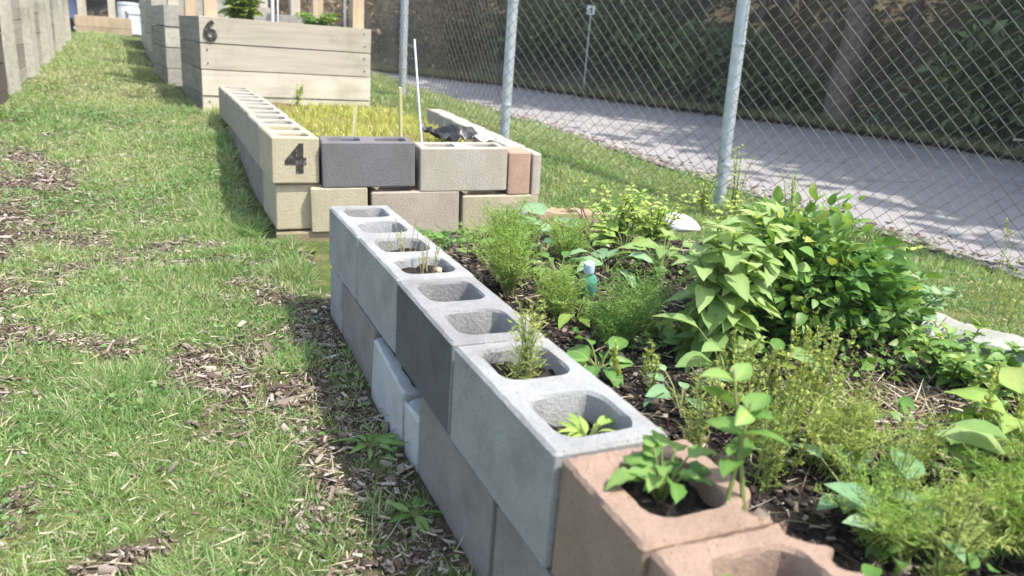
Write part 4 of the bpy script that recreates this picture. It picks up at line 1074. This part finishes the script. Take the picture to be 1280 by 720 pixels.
for k, (x, y, h, ns, lb) in enumerate(((.50, -1.50, .16, 12, 'dense seed spikes right behind the brown block edge'), (.66, -1.38, .19, 12, 'tall seed spikes below the big pale leaves'), (.58, -1.32, .12, 8, 'short seed spikes under the pale leafy plant'),
        (.44, -1.56, .13, 10, 'seed spikes leaning on the outer edge of the brown block'), (.68, -1.66, .10, 6, 'seed spikes growing out of the near straw'), (.95, -1.62, .16, 10, 'seed spikes at the right before the half buried block'))):
    spikes('seed_spikes', lb, (x, y, zb(x, y)), ns, h, .09, L_YEL, 160 + k, group='yellow green seed spikes in the near bed')
# fine upright wisps between the larger weeds
for k in (0, 1, 3, 4, 6, 8, 10, 12):
    x = (.33, .40, .46, .52, .58, .64, .70, .37, .45, .55, .78, .86, .62)[k]; y = (-1.50, -1.60, -1.68, -1.74, -1.70, -1.82, -1.86, -1.72, -1.88, -1.92, -1.78, -1.84, -1.56)[k]
    feathery('wispy_weed', ['fine wispy weed against the outer edge of the first brown block', 'fine wispy weed beside the seed spikes and the first brown block', 'thin upright wisp over the soft blue green leaves', 'thin upright wisp in the middle of the lower right tangle', 'pale wisp just below the straw heap', 'dense wisp at the bottom of the view',
        'tall wisp at the bottom right corner', 'short wisp in the gap beside the brown block joint', 'short wisp at the bottom edge near the brown block', 'fine wisp low at the bottom edge', 'slender wisp before the broad corner leaves', 'slender wisp behind the broad corner leaves', 'pale wisp between seed spikes and straw'][k],
        (x, y, zb(x, y)), 12, .17, .07, (L_YEL, L_FEA)[k % 2], 400 + k, 16, .012, 'weed', wid=.0018, base=.1, group='wispy weeds in the lower right of the near bed')
# plants standing in block holes
rosette('seedling', 'round leaved seedling in the first hole of the brown block', (.11, -1.70, .36), 24, .036, L_MINT, 31, T_OVW, 1.9, 'seedling', 1.0)
rosette('seedling', 'small seedling in the second hole of the brown block', (.10, -1.9, .315), 7, .036, L_MINT, 32, T_RO, 1.2, 'seedling', .7)
rosette('seedling', 'pale ferny seedling in the hole of the pale block beside the brown one', (.105, -1.51, .335), 20, .042, L_LIME, 33, T_LA, 1.3, 'seedling', .5)
rosette('seedling', 'small pale weed low in the second hole of the dark grey block', (.10, -1.1, .31), 10, .05, L_LIME, 34, T_LA, 1.3, 'seedling', .3)
spikes('dry_stalks', 'thin dry stalks in the far hole of the light grey wall block', (.10, -.50, .355), 9, .10, .05, L_YEL, 35, 'weed', .005, 16, stem='stem_dry')
spikes('dry_stalks', 'thin dry stalks in the near hole of the light grey wall block', (.11, -.69, .36), 10, .09, .05, L_YEL, 36, 'weed', .005, 14, stem='stem_dry')
# seed spikes in the near right
GS = 'yellow green seed spikes in the near bed'
for k, (x, y, h, ns, lb) in enumerate(((.47, -1.42, .17, 8, 'yellow green seed spikes behind the brown block'), (.60, -1.46, .20, 11, 'tall yellow green seed spikes in front of the dark bush'), (.55, -1.58, .15, 10, 'short yellow green seed spikes beside the straw'),
                                       (.86, -1.20, .16, 6, 'thin seed spikes in the shade of the leafy bush'), (.40, -1.22, .10, 5, 'small seed spike cluster beside the pale block'), (.76, -1.80, .13, 6, 'seed spikes at the near side of the straw heap'), (.88, -1.70, .16, 8, 'seed spikes right of the straw heap'))):
    spikes('seed_spikes', lb, (x, y, zb(x, y)), ns, h, .08, L_YEL, 40 + k, group=GS)
# dead stalks
for k, (x, y, lb) in enumerate(((1.0, .02, 'pale dead stalks leaning at the back of the near bed'), (1.44, -1.12, 'tangled brown dead stalks on the half buried grey block'))):
    r = np.random.default_rng(50 + k); mb = MB()
    for s in range(9):
        a = r.uniform(0, 6.28); l = r.uniform(.1, .24); e = np.array([math.cos(a) * l * .6, math.sin(a) * l * .6, l * (.8 if k == 0 else .3)])
        mb.tube([(r.normal(0, .02), r.normal(0, .02), -.01), e * .5 + r.normal(0, .015, 3), e], [.004, .003, .0015], 5, r.random())
    tag(mb.build('dead_stalks', MT['stem_dry'], None, (x, y, zb(x, y) + .01), smooth=True), lb, 'stalks')
# straw heap
N = 900
x = rng.normal(.80, .12, N); y = rng.normal(-1.50, .12, N)
d = np.stack([rng.normal(0, 1, N), rng.normal(0, 1, N), rng.normal(0, .25, N)], -1)
tag(scatter('dry_straw', *T_BL, np.stack([x, y, zbed(x, y) + .004 + .035 * rng.random(N) * np.exp(-((x - .8) ** 2 + (y + 1.52) ** 2) / .02)], -1), rots(d, None, rng.uniform(0, 6, N)),
            np.stack([rng.uniform(.002, .004, N), rng.uniform(.03, .13, N), rng.uniform(.02, .06, N)], -1), rng.beta(1.4, 1.2, N), STRAW), 'heap of grey dry straw in the near bed', 'straw', kind='stuff')
# grasses in bed 4
N = 8000
x = rng.uniform(.13, .97, N); y = rng.uniform(1.0, 3.0, N); k = (rng.random(N) < .15 + 1.6 * (fbm(x, y, 3.5, 37) - .22)) & ~((x < .32) & (y > 2.3) & (rng.random(N) < .8)); x, y = x[k], y[k]; N = len(x); d = np.stack([rng.normal(0, .5, N), rng.normal(0, .5, N), np.ones(N)], -1)
h = rng.uniform(.02, .09, N) * (.15 + 1.7 * fbm(x, y, 5, 31) ** 1.7)
L4 = leafmat('bed_weeds', [(0, (.30, .35, .08)), (.5, (.48, .52, .14)), (1, (.62, .58, .26))], .35, .6, .2)
tag(scatter('weed_grass', *T_BL, np.stack([x, y, z4(x, y) - .004], -1), rots(d, None, rng.uniform(0, 6, N)), np.stack([rng.uniform(.004, .009, N), h, h], -1), np.clip(.3 + .5 * fbm(x, y, 4, 33) + rng.normal(0, .15, N), 0, 1), L4),
    'yellow green weeds covering bed 4', 'weeds', kind='stuff')
stemmed('leafy_weed', 'lone green weed at the back of bed 4 against planter 6', (.36, 2.95, .43), 5, .15, .05, .05, L_LIME, 53, T_OV, 5)
# plants in planter 6 and behind
stemmed('leafy_crop', 'bright leafy plants at the left in planter 6', (.10, 3.72, .88), 30, .34, .22, .12, L_LIME, 54, T_OV, 6)
stemmed('leafy_crop', 'low green leafy plants at the right in planter 6', (.62, 3.68, .90), 30, .14, .18, .08, L_MINT, 55, T_OV, 5)
# weeds at the foot of the fence
GF = 'tall weeds at the foot of the fence'
for k, (x, y, h, lb) in enumerate(((2.50, 1.02, .42, 'tall leafy weed at the foot of the near fence post'), (2.62, .70, .36, 'leafy weed just right of the near fence post'), (2.35, 1.1, .25, 'low weed left of the near fence post foot'))):
    stemmed('fence_weed', lb, (x, y, float(G(x, y))), 6, h, .09, .06, L_LIME, 60 + k, T_LA, 8, group=GF)
for k, (x, y, h, lb) in enumerate(((2.62, -.5, .45, 'thin seeding weed standing before the fence at right'), (2.5, -.62, .36, 'shorter seeding weed before the fence at right'))):
    spikes('seeding_weed', lb, (x, y, float(G(x, y))), 3, h, .07, L_YEL, 65 + k, 'weed', .014, 24, group=GF)
# extra broad weeds in the lawn along the wall
for k, (x, y, s, lb) in enumerate(((-.07, -.86, .06, 'green broad leaved weed in the mulch against the white tilted block'), (-.70, .10, .05, 'low bright weed patch in the lawn beside the bark'), (-.21, -.36, .04, 'small weed alone in the bark mulch by the near wall'), (-.05, -1.15, .05, 'weed tuft in the bark at the foot of the taupe block'))):
    rosette('lawn_weed', lb, (x, y, float(G(x, y))), 12, s, L_MINT if k != 1 else L_LIME, 70 + k, T_LA, 1.0, 'weed', .35, 'broad leaved weeds in the lawn')

# small plastic bottle standing in the bed
t = tag(empty('plastic_bottle', (.60, -.64, zb(.6, -.64) - .01), rot=(R(10), R(-8), 0)), 'small teal plastic bottle with a pale blue cap in the near bed', 'bottle')
TEAL = plain('teal_plastic', (.10, .32, .24), .3, .5, 0, .1); CAPB = plain('pale_blue_cap', (.50, .66, .82), .4, .5, 0, .05)
mb = MB(); mb.lathe([(.022, 0), (.026, .006), (.026, .05), (.024, .062), (.013, .074), (.012, .08)], 18); mb.build('bottle_body', TEAL, t, smooth=True)
mb = MB(); mb.lathe([(.0125, .08), (.0155, .081), (.0155, .104), (.014, .108)], 18); mb.build('cap', CAPB, t, smooth=True)

# dead twigs and straw lying between the plants of the near bed
N = 2600; x = rng.uniform(.22, 1.45, N); y = rng.uniform(-2.1, .2, N); h = rng.gamma(2, .016, N) + .01
tag(scatter('bed_litter', *T_BL, np.stack([x, y, zbed(x, y) + rng.uniform(.002, .02, N)], -1), rots(np.stack([rng.normal(0, 1, N), rng.normal(0, 1, N), rng.normal(0, .2, N)], -1), None, rng.uniform(0, 6, N)), np.stack([rng.uniform(.0012, .0035, N), h, h * .5], -1), rng.random(N), STRAW), 'dry stems and leaf litter lying on the near bed', 'litter', kind='stuff')
# creeping weeds that knit the bed plants together
N = 6500; x = rng.uniform(.21, 1.45, N); y = rng.uniform(-2.1, .25, N); k = rng.random(N) < sstep((fbm(x, y, 3.2, 61) - .40) / .2); x, y = x[k], y[k]; N = len(x)
tag(scatter('creeping_weeds', *T_OV, np.stack([x, y, zbed(x, y) + rng.uniform(.004, .06, N)], -1), rots(np.stack([rng.normal(0, 1, N), rng.normal(0, 1, N), rng.normal(.3, .4, N)], -1), None, rng.normal(0, .5, N)), rng.gamma(4, .005, N) + .006, np.clip(rng.normal(.5, .2, N), 0, 1), L_MINT), 'small creeping weeds between the plants of the near bed', 'weeds', kind='stuff')
# gravel and leaf bits along both road edges
N = 9000; q = rng.random(N); side = rng.random(N) < .5
def along(L, q):
    sg = np.concatenate([[0], np.cumsum(np.hypot(*np.diff(L, axis=0).T))]); t = q * sg[-1] * .62 + sg[-1] * .12
    return np.stack([np.interp(t, sg, L[:, 0]), np.interp(t, sg, L[:, 1])], -1)
E_ = np.where(side[:, None], along(NEAR, q) + np.stack([np.abs(rng.normal(0, .16, N)), rng.normal(0, .05, N)], -1), along(FAR, q) - np.stack([np.abs(rng.normal(0, .22, N)), rng.normal(0, .1, N)], -1))
L_ = rng.gamma(2, .006, N) + .004
tag(scatter('road_litter', *T_CH, np.stack([E_[:, 0], E_[:, 1], G(E_[:, 0], E_[:, 1]) + .014], -1), rots(np.stack([rng.normal(0, 1, N), rng.normal(0, 1, N), rng.normal(0, .2, N)], -1)), np.stack([L_, L_ * rng.uniform(.8, 2, N), L_ * .5], -1), rng.random(N), CHIP), 'gravel and dead leaves along the road edges', 'litter', kind='stuff')
# thin air volume added to lift dark tones, standing in for lens veil
mb = MB(); mb.box((0, 0, 20), (420, 420, 44), .5)
hm = bpy.data.materials.new('veil_volume'); hm.use_nodes = True; hn = hm.node_tree
hn.nodes.remove(hn.nodes['Principled BSDF']); pv = hn.nodes.new('ShaderNodeVolumePrincipled')
pv.inputs['Color'].default_value = (.9, .92, .95, 1); pv.inputs['Density'].default_value = .0038; pv.inputs['Anisotropy'].default_value = .3
hn.links.new(pv.outputs[0], hn.nodes['Material Output'].inputs['Volume'])
hz = mb.build('veil_volume', hm); tag(hz, 'thin pale volume added to lift the dark tones like lens veil', 'veil_volume', kind='stuff')
